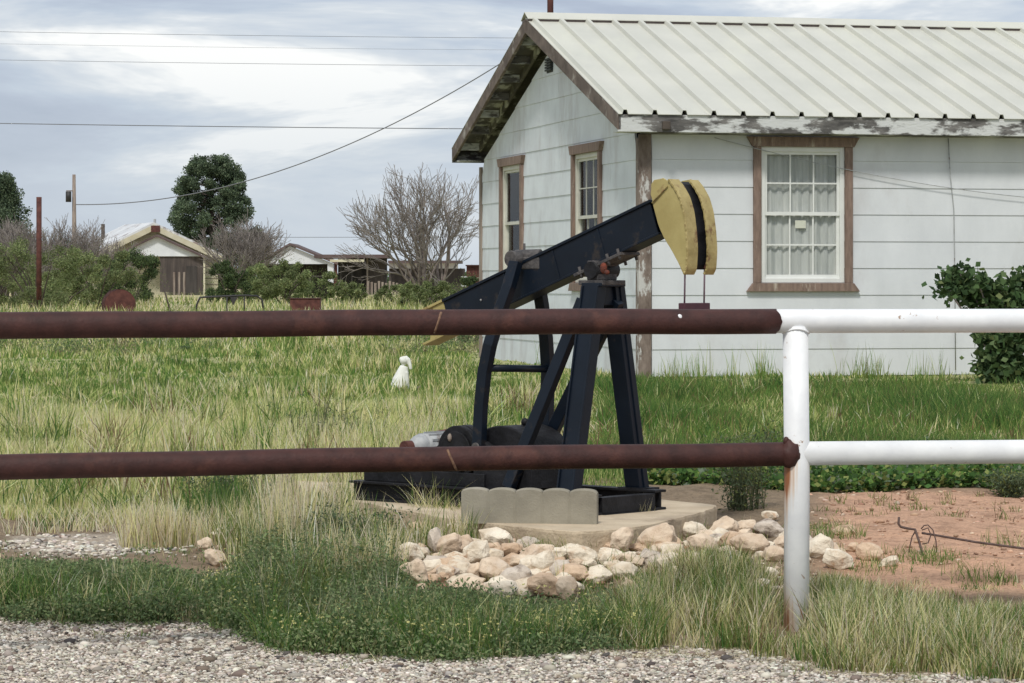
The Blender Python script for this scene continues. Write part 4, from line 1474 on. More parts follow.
# smaller stones that fill the gaps of the heap
rsf = random.Random(11)
for i in range(112):
    if i < 78:
        px, py = rsf.uniform(406, 690), rsf.uniform(547, 596)
    else:
        px, py = rsf.uniform(600, 850), rsf.uniform(535, 566)
    g0 = gpt(px, py)
    if in_pad(np.array([g0.x]), np.array([g0.y]), .01)[0]: continue
    sz = rsf.uniform(.026, .055)
    o_ = rock_mesh(Vector((g0.x, g0.y, g0.z + sz * .4)), sz * rsf.uniform(1, 1.4), sz, sz * rsf.uniform(.7, .95), i + 200, rmats[(tn_ := rsf.choice((0, 0, 0, 1, 1, 1, 2, 3)))])
    where_ = ('at the left end of the heap' if px < 450 else 'below the left half of the edging block' if px < 530 else 'below the right half of the edging block' if px < 600 else
              'below the right corner of the pad' if px < 690 else 'in the heap left of the white fence post' if px < 784 else 'right of the white fence post')
    deep_ = 'close against the pad' if py < 560 else ('at the front' if py > 580 else 'in the middle row')
    if px > 690: deep_ = 'low' if py > 550 else 'at the back'
    tag(o_, 'small %s stone %s %s' % (('whitish', 'pinkish', 'tan', 'greyish')[tn_], deep_, where_), 'stone', 'small stones filling the gaps of the rock heap')

# ------------------------------------------------------------------ SMALL THINGS NEAR BY
k_ = 13.1 / F
S = lambda px, py, Y: P(px, py, Y)
bw = thing('bent_wire', S(925, 575, 13.0), 'rusty bent rod with wire hoops lying across the red dirt at the right', 'wire scrap')
m = MB()
m.tube([S(899, 517, 13.1), S(898.5, 524, 13.1), S(901, 527, 13.1), S(908, 528.5, 13.1), S(915, 529.5, 13.05), S(919, 541, 13.02), S(923, 556, 13.0), S(927, 571, 13.0)], .0055, 8)
m.build('stake', M['rust_wire'], bw)
m = MB(); m.tube([S(922, 533, 13.15), S(938, 535.5, 13.1), S(975, 542, 12.95), S(1024, 548.5, 12.8), S(1060, 553, 12.7)], .0052, 8); m.build('rod', M['rust_wire'], bw)
for pts in ([(909.5, 565), (909, 550), (912, 537), (916, 530)], [(921, 529), (924, 525.5), (928, 525), (933, 530), (936, 541), (936.5, 552)], [(922, 530), (928, 528), (931, 535), (928, 543), (922, 544)]):
    m = MB(); m.tube([S(x, y, 13.08) for x, y in pts], .003, 6); m.build('hoop', M['rust_wire'], bw)

sk = thing('wooden_stake', gpt(277, 527), 'short pale weathered stake leaning in the straw grass left of the pad', 'stake')
m = MB(); b0 = gpt(277, 527); m.beam(b0 - UZ * .05, Vector(((283 - 512) * b0.y / F, b0.y + .02, CAM_H - (474 - 281) * b0.y / F)), .040, .03); m.build('board', M['wood'], sk, bevel=.003)

rp = MB(); rp.tube([S(39, 300, 80), S(39, 197, 80)], .072, 12)
tag(rp.build('steel_post', M['redrust'], None, loc=S(39, 300, 80)), 'tall rusty red steel post standing above the bushes at far left', 'post')

# rusty round tank half hidden in grass
b0 = gpt(118, 316)
tk = thing('rusty_tank', b0, 'rusty red curved tank lying in dry grass at the left', 'tank')
k_ = b0.y / F
m = MB(); c0 = Vector(((120 - 512) * k_, b0.y, CAM_H + (281 - 305) * k_))
m.tube([c0 + Vector((-.15, .5, 0)), c0 + Vector((.05, -.30, 0))], 15.5 * k_, 22); m.build('shell', M['redrust'], tk)
m = MB()
for f_ in (0.0, .35, .7):
    cc = c0 + Vector((-.15, .5, 0)).lerp(Vector((.05, -.30, 0)), f_ + .15)
    m.tube([cc, cc + Vector((.012, -.05, 0))], 15.5 * k_ + .012, 22)
m.build('band', M['rustpipe'], tk)
b0 = gpt(305, 318)
k_ = b0.y / F
bx_ = thing('rusty_box', b0, 'dark red rusty metal box standing in the grass behind the top rail', 'metal box')
m = MB(); cX = (305 - 512) * k_
zt = CAM_H + (281 - 299) * k_
m.obox(Vector((cX, b0.y, 0)), (1, 0, 0), (0, 1, 0), UZ, (-15 * k_, 15 * k_), (0, .45), (b0.z - .05, zt)); m.build('body', M['redrust'], bx_, bevel=.01)
m = MB(); m.obox(Vector((cX, b0.y, 0)), (1, 0, 0), (0, 1, 0), UZ, (-16 * k_, 16 * k_), (-.02, .47), (zt + .001, zt + .025)); m.build('rim', M['rustpipe'], bx_, bevel=.005)

# low black tube frame
b0 = gpt(220, 320); Yb = b0.y; k_ = Yb / F
fr = thing('metal_frame', b0, 'low black bent tube frame standing in the field before the cream house', 'frame')
zt = lambda py: CAM_H + (281 - py) * k_
XP = lambda px: (px - 512) * k_
m = MB(); m.tube([(XP(194), Yb, b0.z), (XP(197), Yb, zt(304)), (XP(200), Yb, zt(297.5)), (XP(206), Yb, zt(297)), (XP(244), Yb + .1, zt(295.5)), (XP(256), Yb + .3, zt(296)), (XP(261), Yb + .3, zt(300)), (XP(263.5), Yb + .3, b0.z)], .024, 8); m.build('top_tube', M['blackmetal'], fr)
for px in (225.5, 243):
    m = MB(); m.tube([(XP(px), Yb + .35, zt(297)), (XP(px), Yb + .35, b0.z)], .017, 6); m.build('leg', M['blackmetal'], fr)
m = MB(); m.prism([Vector((XP(x), Yb + .04, zt(y))) for x, y in ((230, 297), (237, 297), (232.5, 305))], [Vector((XP(x), Yb + .30, zt(y))) for x, y in ((230, 297), (237, 297), (232.5, 305))]); m.build('seat_bracket', M['blackmetal'], fr)
ls = MB(); ls.tube([(XP(161.5), Yb, zt(281)), (XP(166), Yb, zt(296)), (XP(173), Yb, b0.z - .05)], [.016, .02, .02], 6)
tag(ls.build('leaning_pole', M['darkbark'], None, loc=(XP(173), Yb, b0.z)), 'thin dark pole leaning in the field left of the black tube frame', 'pole')

# ------------------------------------------------------------------ FAR BUILDINGS


def farbox(m, x0, x1, y0, y1, Y, d):
    """solid spanning photo columns x0..x1 and rows y0..y1 at distance Y, depth d"""
    k_ = Y / F
    m.obox((0, 0, 0), (1, 0, 0), (0, 1, 0), UZ, ((x0 - 512) * k_, (x1 - 512) * k_), (Y, Y + d), (CAM_H + (281 - y1) * k_, CAM_H + (281 - y0) * k_))


Yh = 185.0
kh = Yh / F
fh = thing('cream_house', P(150, 296, Yh), 'old cream house with pale metal gable roof and brown boarded porch behind the bushes', 'house')
hx = lambda px: (px - 512) * kh
hz = lambda py: CAM_H + (281 - py) * kh
BK = Vector((-2.9, 7.5, 0))
q = lambda px, py, dy=0, k=0: Vector((hx(px), Yh + dy, hz(py))) + BK * k
m = MB(); m.prism([q(97, 297), q(218, 297), q(218, 257), q(155, 229), q(97, 257)], [q(97, 297, 0, 1), q(218, 297, 0, 1), q(218, 257, 0, 1), q(155, 229, 0, 1), q(97, 257, 0, 1)])
wm = m.build('wall', M['cream'], fh)
for (x0, y0, x1, y1) in ((88, 257.5, 155, 225), (155, 225, 226, 258)):
    m = MB()
    m.prism([q(x0, y0, -.5), q(x1, y1, -.5), q(x1, y1 - 2.6, -.5), q(x0, y0 - 2.6, -.5)], [q(x0, y0, .2, 1), q(x1, y1, .2, 1), q(x1, y1 - 2.6, .2, 1), q(x0, y0 - 2.6, .2, 1)])
    m.build('roof', M['faroof'], fh)
    m = MB()
    m.prism([q(x0, y0 + 5.5, -.56), q(x1, y1 + 5.5, -.56), q(x1, y1 - .3, -.56), q(x0, y0 - .3, -.56)], [q(x0, y0 + 5.5, -.51), q(x1, y1 + 5.5, -.51), q(x1, y1 - .3, -.51), q(x0, y0 - .3, -.51)])
    m.build('barge_board', M['cream'], fh)
m = MB(); m.prism([q(118, 256.5, -1.6), q(205, 256.5, -1.6), q(160, 237, -1.6)], [q(118, 256.5, -.6), q(205, 256.5, -.6), q(160, 237, -.6)]); m.build('porch_gable', M['coolwhite'], fh)
for (x0, y0, x1, y1) in ((114, 259, 160, 237), (160, 237, 209, 259)):
    m = MB(); m.prism([q(x0, y0, -1.9), q(x1, y1, -1.9), q(x1, y1 - 2, -1.9), q(x0, y0 - 2, -1.9)], [q(x0, y0, -.6), q(x1, y1, -.6), q(x1, y1 - 2, -.6), q(x0, y0 - 2, -.6)]); m.build('porch_roof', M['brownroof'], fh)
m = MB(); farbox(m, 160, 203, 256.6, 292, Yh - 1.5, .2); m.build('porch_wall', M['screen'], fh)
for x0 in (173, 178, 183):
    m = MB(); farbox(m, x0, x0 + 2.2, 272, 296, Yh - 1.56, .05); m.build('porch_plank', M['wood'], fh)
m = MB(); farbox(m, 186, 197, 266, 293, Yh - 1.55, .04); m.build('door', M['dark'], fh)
m = MB(); farbox(m, 203.3, 205, 257, 296, Yh - 1.7, .12); m.build('porch_post', M['cream'], fh)
m = MB(); farbox(m, 151, 160, 225.5, 232, Yh - .62, .05); m.build('gable_vent', M['redrust'], fh)
m = MB(); farbox(m, 153.5, 155.5, 219, 225, Yh, .3); m.build('vent_pipe', M['motor'], fh)
for yy in range(6):
    m = MB(); farbox(m, 205.5, 218, 260 + yy * 6, 260.7 + yy * 6, Yh - .03, .04); m.build('siding_board', M['wood'], fh)
m = MB(); farbox(m, 102, 112, 268, 282, Yh - .05, .06); m.build('window', M['dark'], fh)

Yg = 205.0
kh = Yg / F
g2 = thing('white_gable_shed', P(300, 295, Yg), 'open-fronted shed with white gable and dark brown roof right of the cream house', 'shed')
q = lambda px, py, dy=0: Vector(((px - 512) * Yg / F, Yg + dy, CAM_H + (281 - py) * Yg / F))
m = MB(); m.prism([q(262, 264), q(334, 264), q(290, 246)], [q(262, 264, .3), q(334, 264, .3), q(290, 246, .3)]); m.build('gable', M['cream'] if False else M['coolwhite'], g2)
for (x0, y0, x1, y1) in ((255, 264.5, 290, 245), (290, 245, 338, 265)):
    m = MB(); m.prism([q(x0, y0, -.3), q(x1, y1, -.3), q(x1, y1 - 2, -.3), q(x0, y0 - 2, -.3)], [q(x0, y0, 8), q(x1, y1, 8), q(x1, y1 - 2, 8), q(x0, y0 - 2, 8)]); m.build('roof', M['brownroof'], g2)
m = MB(); farbox(m, 262, 327, 264, 295, Yg + 4, 3.5); m.build('back_wall', M['dark'], g2)  # dark colour stands for the shade inside the open shed
m = MB(); farbox(m, 327.5, 333.5, 264, 283.5, Yg, .4); m.build('corner_post', M['coolwhite'], g2)
m = MB(); farbox(m, 334, 337, 262, 292, Yg + .1, .4); m.build('side_post', M['redrust'], g2)
m = MB(); farbox(m, 309, 311, 270, 295, Yg - 6, .2); farbox(m, 309, 334, 275.5, 277, Yg - 6, .15); m.build('gate_rail', M['dark'], g2)

Yg = 190.0
g3 = thing('lean_to_shed', P(362, 295, Yg), 'long dark open lean-to with flat rusty roof between the white gable and the bare tree', 'shed')
m = MB(); farbox(m, 314, 388, 254.5, 258, Yg - 1, 7); m.build('roof', M['brownroof'], g3)
m = MB(); farbox(m, 330, 364, 259.5, 262, Yg - 1.1, .1); m.build('fascia', M['cream'], g3)
m = MB(); farbox(m, 338, 387, 258, 294, Yg + 4, .4); m.build('back_wall', M['dark'], g3)  # near-black wall colour paints the shade under the lean-to roof
for x0 in (340, 351, 366.5, 385.5):
    m = MB(); farbox(m, x0, x0 + 1.6, 258, 295, Yg, .15); m.build('post', M['wood'] if x0 == 366.5 else M['dark'], g3)
m = MB(); farbox(m, 368.5, 385, 260, 284, Yg + .5, .1); m.build('screen_panel', M['screen'], g3)
for k in range(9):
    m = MB(); farbox(m, 367 + k * 3.6, 369.3 + k * 3.6, 281 + (k % 3), 296, Yg - 4, .08); m.build('fence_board', M['wood'], g3)

Yg = 215.0
g4 = thing('low_barn', P(430, 292, Yg), 'long low barn with white wall band and brown roof behind the bare tree', 'barn')
m = MB(); farbox(m, 388, 461, 260.5, 263.2, Yg - 1, 8); m.build('roof', M['brownroof'], g4)
m = MB(); farbox(m, 389, 458, 263.2, 268.5, Yg, .3); m.build('wall', M['coolwhite'], g4)
m = MB(); farbox(m, 389, 465, 268.5, 292, Yg + .3, .3); m.build('lower_wall', M['dark'], g4)
Yg = 170.0
g5 = thing('red_shed', P(473, 292, Yg), 'small red plank shed with a white window frame at the edge of the white house', 'shed')
m = MB(); farbox(m, 466.5, 492, 266, 294, Yg, 3); m.build('wall', M['redrust'], g5)
m = MB(); farbox(m, 465.5, 493, 264.8, 266, Yg - .2, 3.4); m.build('roof', M['rustpipe'], g5)
for k in range(5):
    m = MB(); farbox(m, 468.6 + k * 3, 469.1 + k * 3, 266.5, 290, Yg - .04, .05); m.build('batten', M['rustpipe'], g5)
m = MB(); farbox(m, 472.5, 479, 277.3, 278.3, Yg - .06, .05); m.build('pale_strip', M['wood'], g5)
m = MB()
farbox(m, 461, 462, 277, 286, Yg - 1, .1); farbox(m, 466, 467, 277, 286, Yg - 1, .1); farbox(m, 461, 467, 276.5, 277.4, Yg - 1, .12); farbox(m, 461, 467, 285.5, 286.4, Yg - 1, .12); farbox(m, 461, 467, 281, 281.8, Yg - 1, .12)
m.build('window_frame', M['coolwhite'], g5)

# ------------------------------------------------------------------ POLES AND WIRES
Yp = 180.0
up = thing('utility_pole', P(74, 294, Yp), 'utility pole with a hanging transformer standing left of the cream house', 'utility pole')
m = MB(); m.tube([P(74.5, 294, Yp), P(74, 174.5, Yp)], [.17, .10], 10); m.build('pole', M['wood'], up)
m = MB(); m.tube([P(68.5, 202, Yp - .4), P(68.5, 191.5, Yp - .4)], .17, 12); m.build('transformer', M['blackmetal'], up)
m = MB(); m.beam(P(66.5, 190.8, Yp - .3), P(74, 190.8, Yp), .1, .06); m.build('bracket', M['wood'], up)
sp_ = MB(); sp_.tube([P(103, 294, 190), P(103, 224, 190)], .12, 8)
tag(sp_.build('short_pole', M['darkbark'], None, loc=P(103, 294, 190)), 'short dark pole rising behind the left roof slope of the cream house', 'pole')


def catenary(a_, b_, sag, n_=60):
    return [a_.lerp(b_, i / n_) - UZ * (4 * sag * (i / n_) * (1 - i / n_)) for i in range(n_ + 1)]


Yw = 100.0
for i, (py, r_, ln) in enumerate(((38, .007, 'uppermost thin power line crossing the sky left of the roof'), (50, .004, 'faint power line just below the uppermost one'), (66, .007, 'third power line down, running level across the clouds'), (129, .015, 'thick dark cable running level across the sky at the height of the eaves'))):
    zt = CAM_H + (281 - py) * Yw / F
    a_, b_ = Vector((-28, Yw - 1.2, zt + .35)), Vector((30, Yw + 1.2, zt + .20))
    m = MB(); m.tube(catenary(a_, b_, .28), r_, 5, cap=False)
    tag(m.build('power_line', M['wire'], None, loc=a_), ln, 'power line')
m = MB()
a_ = P(560, 24, 150); b_ = P(76, 204.5, Yp)
m.tube(catenary(a_, b_, 2.35, 80), .030, 5, cap=False)
tag(m.build('service_wire', M['wire'], None, loc=a_), 'sloping service wire running from behind the white house down to the utility pole', 'wire')
hp_ = thing('utility_pole', P(560, 292, 150), 'utility pole hidden behind the white house holding the sloping wire', 'utility pole')
m = MB(); m.tube([P(560, 292, 150), P(560, 22.5, 150)], [.17, .10], 10); m.build('pole', M['wood'], hp_)
m = MB(); m.tube(catenary(Vector((-60, 240, CAM_H + 47 * .08)), Vector((30, 240, CAM_H + 48 * .08)), .3), .02, 4, cap=False)
tag(m.build('power_line', M['wire'], None, loc=(-60, 240, 5)), 'faint distant power line low over the sheds', 'power line')


# ------------------------------------------------------------------ VEGETATION HELPERS
def blades(Pts, hgt, wid, lean, col, tipcol=None, segs=2, curl=.5):
    """arrays -> (V, F(tri), colours). each blade = bent tapered strip"""
    n_ = len(Pts)
    az = rng.uniform(0, 2 * np.pi, n_)
    wd = np.stack([np.cos(az), np.sin(az), np.zeros(n_)], -1)
    la = rng.uniform(0, 2 * np.pi, n_)
    ld = np.stack([np.cos(la), np.sin(la), np.zeros(n_)], -1) * (lean * hgt)[:, None]
    V_, C_ = [], []
    tip = col if tipcol is None else tipcol
    for k in range(segs + 1):
        f = k / segs
        c = Pts + ld * (f ** (1 + curl)) + np.array([0, 0, 1.0]) * (hgt * (f - .18 * lean * f * f))[:, None]
        cc = col * (1 - f) * .92 + tip * f + 0 * f
        if k < segs:
            w_ = (wid * (1 - .55 * f))[:, None] * wd * .5
            V_ += [c - w_, c + w_]; C_ += [cc, cc]
        else:
            V_.append(c); C_.append(cc)
    nv = 2 * segs + 1
    VV = np.stack(V_, 1).reshape(-1, 3)
    CC = np.stack(C_, 1).reshape(-1, 3)
    base = (np.arange(n_) * nv)[:, None]
    fs = []
    for k in range(segs - 1):
        fs.append(base + np.array([[2 * k, 2 * k + 1, 2 * k + 3]])); fs.append(base + np.array([[2 * k, 2 * k + 3, 2 * k + 2]]))
    fs.append(base + np.array([[2 * segs - 2, 2 * segs - 1, 2 * segs]]))
    return VV, np.concatenate(fs, 0), CC


def leaves(Pts, size, col, flat=.0, asp=.5):
    """small folded rhombic leaves in random directions"""
    n_ = len(Pts)
    d = rng.normal(size=(n_, 3)); d[:, 2] = d[:, 2] * (1 - flat) + .15
    d /= np.linalg.norm(d, axis=1, keepdims=True)
    r = rng.normal(size=(n_, 3))
    s_ = np.cross(d, r); s_ /= np.linalg.norm(s_, axis=1, keepdims=True)
    nn_ = np.cross(d, s_)
    L_ = size[:, None]
    a_ = Pts; b_ = Pts + d * L_ * .5 + s_ * L_ * asp * .5 + nn_ * L_ * .06
    c_ = Pts + d * L_; e_ = Pts + d * L_ * .5 - s_ * L_ * asp * .5 + nn_ * L_ * .06
    VV = np.stack([a_, b_, c_, e_], 1).reshape(-1, 3)
    base = (np.arange(n_) * 4)[:, None]
    Ff = np.concatenate([base + np.array([[0, 1, 2]]), base + np.array([[0, 2, 3]])], 0)
    return VV, Ff, np.repeat(col, 4, 0)


class Acc:
    def __init__(s): s.V, s.F, s.C, s.n = [], [], [], 0
    def add(s, t):
        v, f, c = t
        s.V.append(v); s.F.append(f + s.n); s.C.append(c); s.n += len(v)
    def build(s, name, mt, parent=None, loc=None):
        V_ = np.concatenate(s.V)
        if parent is not None:
            V_ = V_ - np.array(world_loc(parent))
        elif loc is not None:
            V_ = V_ - np.array(loc)
        o_ = np_mesh(name, V_, np.concatenate(s.F), mt, np.concatenate(s.C))
        if parent is not None: o_.parent = parent
        elif loc is not None: o_.location = loc
        return o_


GREEN = np.array([0.130, 0.235, 0.056]); DGREEN = np.array([0.072, 0.150, 0.044]); OLIVE = np.array([0.25, 0.285, 0.09])
YGREEN = np.array([0.47, 0.53, 0.19]); STRAW = np.array([0.80, 0.73, 0.39]); PALE = np.array([0.82, 0.72, 0.54]); BROWN = np.array([0.22, 0.14, 0.085])


def mixcol(wts, pal, n_, jit=.18):
    """pick palette colours per blade with probabilities wts (n,k)"""
    pal = np.array(pal)
    cw = np.cumsum(wts / wts.sum(1, keepdims=True), 1)
    idx = (rng.random(n_)[:, None] > cw).sum(1).clip(0, len(pal) - 1)
    c = pal[idx] * (1 + rng.normal(0, jit, (n_, 1)))
    return np.clip(c * (1 + rng.normal(0, .025, (n_, 3))), .01, .9)


def scatter(n_, x0, x1, y0, y1, wedge=True, power=1.0):
    """random ground points; x given as X/Y slopes (so the density follows the view wedge evenly)"""
    f = rng.random(n_)
    y = 1.0 / (1.0 / y0 + (1.0 / y1 - 1.0 / y0) * f) if wedge else y0 + (y1 - y0) * f
    x = rng.uniform(x0, x1, n_) * y
    return x, y


def blocked(x, y):
    """pad and house footprints"""
    t = (x - K.x) * E1.x + (y - K.y) * E1.y
    s_ = (x - K.x) * E2.x + (y - K.y) * E2.y
    inh = (t > -.02) & (t < L) & (s_ > -.02) & (s_ < W)
    return in_pad(x, y, -.01) | inh


def px2k(px): return (px - 512) / F

# ------------------------------------------------------------------ GRASS: far field (Y 28..150)
acc = Acc()
x, y = scatter(120000, px2k(-60), px2k(1080), 26, 150)
ok = ~blocked(x, y); x, y = x[ok], y[ok]
keep = ~((np.abs(x - sc_.x) < .22) & (y > sc_.y - 1.6) & (y < sc_.y + .3) & (rng.random(len(x)) > .25)) & ~((y > 44) & (vnoise(x, y * 0.6, 0.35, 3) > 0.52) & (rng.random(len(x)) > .2))
x, y = x[keep], y[keep]
n_ = len(x)
pn = vnoise(x, y, .35, 5); pf = vnoise(x, y, 1.1, 6)
far_t = np.clip((y - 43 - 16 * (vnoise(x, y * .6, .5, 97) - .5)) / 5, 0, 1)
patch = vnoise(x, y * .7, .9, 98)
wg = np.stack([(1 - far_t) * 1.0 + .25 + far_t * .3, .3 + .4 * pn + .4 * far_t, (.40 + .4 * pf) * (1 - .55 * far_t), .05 + far_t * (pn > .55) * .8 + (pn > .66) * .5 + (patch > .74) * 1.1, .02 + far_t * (pf > .55) * .7 + (patch > .80) * .5], 1)
col = mixcol(wg, [GREEN, OLIVE, YGREEN, STRAW, PALE], n_)
h = (.03 + .13 * pn * patch * 1.6 + far_t * .18) * rng.uniform(.6, 1.5, n_)
h = np.where((x / y > px2k(470)) & (y < 40), h * .45, h)
Pt = np.stack([x, y, gz(x, y) - .01], -1)
acc.add(blades(Pt, h, .010 + y * .00035, rng.uniform(.1, .7, n_), col, segs=1))
tag(acc.build('far_field_grass', M['grass']), 'green and straw grass of the field beyond the pumpjack', kind='stuff')

# mid field (Y 14.3..28) left of the pumpjack: straw standing grass
acc = Acc()
x, y = scatter(150000, px2k(-60), px2k(640), 14.1, 29)
lim = 14.35 + .35 * vnoise(x, y, 1.5, 2) + np.where(x / y > px2k(215), .6, 0) + np.where(x / y > px2k(330), 1.0, 0)
ok = ~blocked(x, y) & (y > lim); x, y = x[ok], y[ok]
n_ = len(x)
pn = vnoise(x, y, .7, 8); pf = vnoise(x, y, 2.2, 9); pb = vnoise(x, y * .8, 1.7, 77)
wob_ = vnoise(x, y, .55, 95) - .5 + .6 * (vnoise(x, y, 1.9, 96) - .5)
gr = np.clip((y - 23.6 - 4.5 * wob_) / 2.2, 0, 1)                     # greener towards the back
rt = np.clip((x / y - px2k(450)) / .03, 0, 1)            # and behind the machine
gg = np.clip(np.maximum(gr, rt), 0, 1)
wg = np.stack([.06 + gg * 1.4 + (pn > .80) * .3, .12 + .4 * gg, .75 * np.ones(n_), (1 - gg) * (.8 + .6 * pf) + .04, (1 - gg) * .30 * (pf > .4) + .5 * (1 - gg) * (pb > .66) * (pn > .5)], 1)
col = mixcol(wg, [GREEN, OLIVE, YGREEN, STRAW, PALE], n_)
h = (.04 + .20 * pn * pb + .05 * pf) * (1 - .55 * gg) * rng.uniform(.4, 1.45, n_)
Pt = np.stack([x, y, gz(x, y) - .01], -1)
acc.add(blades(Pt, h, .0045 + y * .00022, rng.uniform(.05, .55, n_), col, segs=2))
tag(acc.build('straw_grass', M['grass']), 'pale straw grass standing in the field left of the pumpjack', kind='stuff')

# separate bunches, bent stems and seed heads through the field
acc = Acc()


def bunch(cx, cy, n_, rad, hh, pal, wts, lean, wid):
    r0 = rng.random(n_) ** .6 * rad; a0 = rng.uniform(0, 2 * np.pi, n_)
    X_ = cx + r0 * np.cos(a0); Y_ = cy + r0 * np.sin(a0)
    acc.add(blades(np.stack([X_, Y_, gz(X_, Y_) - .01], -1), hh * rng.uniform(.4, 1.2, n_), rng.uniform(.6, 1.3, n_) * wid, rng.uniform(.05, lean, n_), mixcol(np.tile(wts, (n_, 1)), pal, n_), segs=3))


for i in range(900):
    Y0 = 1.0 / random.uniform(1 / 42, 1 / 14.8); kx = random.uniform(px2k(-50), px2k(1085)); X0 = kx * Y0
    if kx > px2k(470) and Y0 < 18.4 or bool(blocked(np.array([X0]), np.array([Y0]))[0]) or Y0 > 29.2 and kx > px2k(480): continue
    if abs(X0 - sc_.x) < .3 and sc_.y - 3 < Y0 < sc_.y + .3: continue
    u_ = random.random() * (.55 if 25 < Y0 < 40 else 1); low = .6 if kx > px2k(560) or 25 < Y0 < 40 else 1
    w_ = [1, .4, .4, .05, .05, .5] if u_ < .36 else ([.1, .3, .6, .9, .5, .05] if u_ < .8 else [.1, .3, .1, .3, .3, .8])
    if kx > px2k(560) and u_ > .36 and random.random() < .6: w_ = [1, .4, .3, .1, 0, .8]
    bunch(X0, Y0, random.randint(25, 70), random.uniform(.05, .20), random.uniform(.10, .34) * low, [GREEN, OLIVE, YGREEN, STRAW, PALE, DGREEN if u_ < .36 else BROWN], w_, random.choice([.4, .7, 1.3]), .0045 + Y0 * .0002)
tag(acc.build('field_bunch_grass', M['grass']), 'scattered taller bunches of grass standing out of the field', kind='stuff')

# right yard: green strip in front of the house and leafy creeper behind the dirt
acc = Acc()
x, y = scatter(90000, px2k(600), px2k(1090), 17.6, 30.6)
bare = (y > 19.3) & (y < 21.3) & (rng.random(len(x)) > .25)
ok = ~blocked(x, y) & ~bare; x, y = x[ok], y[ok]
n_ = len(x)
pn = vnoise(x, y * .6, .8, 11); pf = vnoise(x, y, 2.4, 12)
wg = np.stack([.9 + .5 * pn, .3 + .4 * (1 - pn), .15 * pf + .5 * (pn < .3), .04 + .35 * (pn < .30), .10 + .0 * pn, 1.1 * pn ** 2], 1)
col = mixcol(wg, [GREEN, OLIVE, YGREEN, STRAW, BROWN, DGREEN], n_)
h = (.06 + .16 * pn ** 1.5) * rng.uniform(.5, 1.5, n_)
h = np.where(y > 27.0, np.minimum(h, .035 + .02 * rng.random(n_)), h)
h *= np.clip((30.2 - y) / 2.2, .35, 1)
Pt = np.stack([x, y, gz(x, y) - .01], -1)
acc.add(blades(Pt, h, .005 + y * .00022, rng.uniform(.1, .8, n_), col, segs=2))
tag(acc.build('yard_grass', M['grass']), 'mixed green grass growing up to the foot of the white house', kind='stuff')

acc = Acc()
x, y = scatter(46000, px2k(640), px2k(1090), 16.0, 18.6)
pn = vnoise(x, y, 1.6, 13)
ok = (pn * .6 + .4 * vnoise(x, y, 5.0, 99) > .33) & ~blocked(x, y) & (y > 16.1 + .5 * vnoise(x, y, 1.1, 14)); x, y, pn = x[ok], y[ok], pn[ok]
n_ = len(x)
Pt = np.stack([x, y, gz(x, y) + rng.random(n_) * (.02 + .10 * pn)], -1)
col = mixcol(np.tile([.5, .6, .25, .15], (n_, 1)), [GREEN * .9, DGREEN * .9, OLIVE, np.array([.17, .21, .14])], n_)
acc.add(leaves(Pt, rng.uniform(.02, .05, n_), col, flat=.5, asp=.8))
tag(acc.build('creeping_weeds', M['leaf']), 'low leafy green weeds creeping behind the red dirt', kind='stuff')

# ------------------------------------------------------------------ NEAR BANK
def near_rock(x, y, pad=1.0):
    m_ = np.zeros(len(x), bool)
    for (rx_, ry_, rr0) in RPOS:
        m_ |= ((x - rx_) ** 2 + (y - ry_) ** 2) < (rr0 * pad) ** 2
    return m_


# how tall plants grow in front of the rocks, the post foot and the red dirt: there they stay short
TPX = np.array([-400, 150, 200, 235, 262, 385, 412, 470, 560, 620, 660, 690, 735, 772, 780, 812, 822, 900, 960, 1100])
TPY = np.array([560, 563, 578, 572, 515, 530, 585, 590, 604, 588, 562, 545, 542, 568, 622, 626, 568, 584, 598, 596])


def hlim(x, y):
    t = np.interp(x / y * F + 512, TPX, TPY)
    return CAM_H - gz(x, y) - (t - 281) * y / F


# front view lines kept clear: grass in front of the rocks stays low
def pile_front(x, y):
    k = x / y
    c = (k > px2k(408)) & (k < px2k(700)) & (y > 11.75)
    c |= (k > px2k(700)) & (k < px2k(900)) & (y > 12.25)
    return c


# dark green fine-leaved weeds along the gravel edge
acc = Acc(); fl = Acc()
nc = 2300
x = rng.uniform(px2k(-60), px2k(620), nc) * 11.6; e = edge(x)
y = e - .04 + rng.random(nc) ** 1.15 * (13.2 - e)
ok = ~blocked(x, y) & ~near_rock(x, y, .9) & (vnoise(x, y, 2.9, 71) > .22)
ok &= ~((((x + 1.9) / .35) ** 2 + ((y - 13.45) / .5) ** 2) < 1)
ok &= ~((x / y > px2k(200)) & (y > 12.6) & (rng.random(nc) > .45))
hl = hlim(x, y)
ok &= (hl > .02) | (rng.random(nc) > .97)
x, y, hl = x[ok], y[ok], hl[ok]
nc = len(x)
ch = (rng.uniform(.04, .13, nc) + .16 * vnoise(x, y, 2.6, 41) ** 2) * (1 - .45 * np.clip((edge(x) + .3 - y) / .3, 0, 1))
ch = np.minimum(ch, np.maximum(hl, .03) * rng.uniform(.7, 1.15, nc))
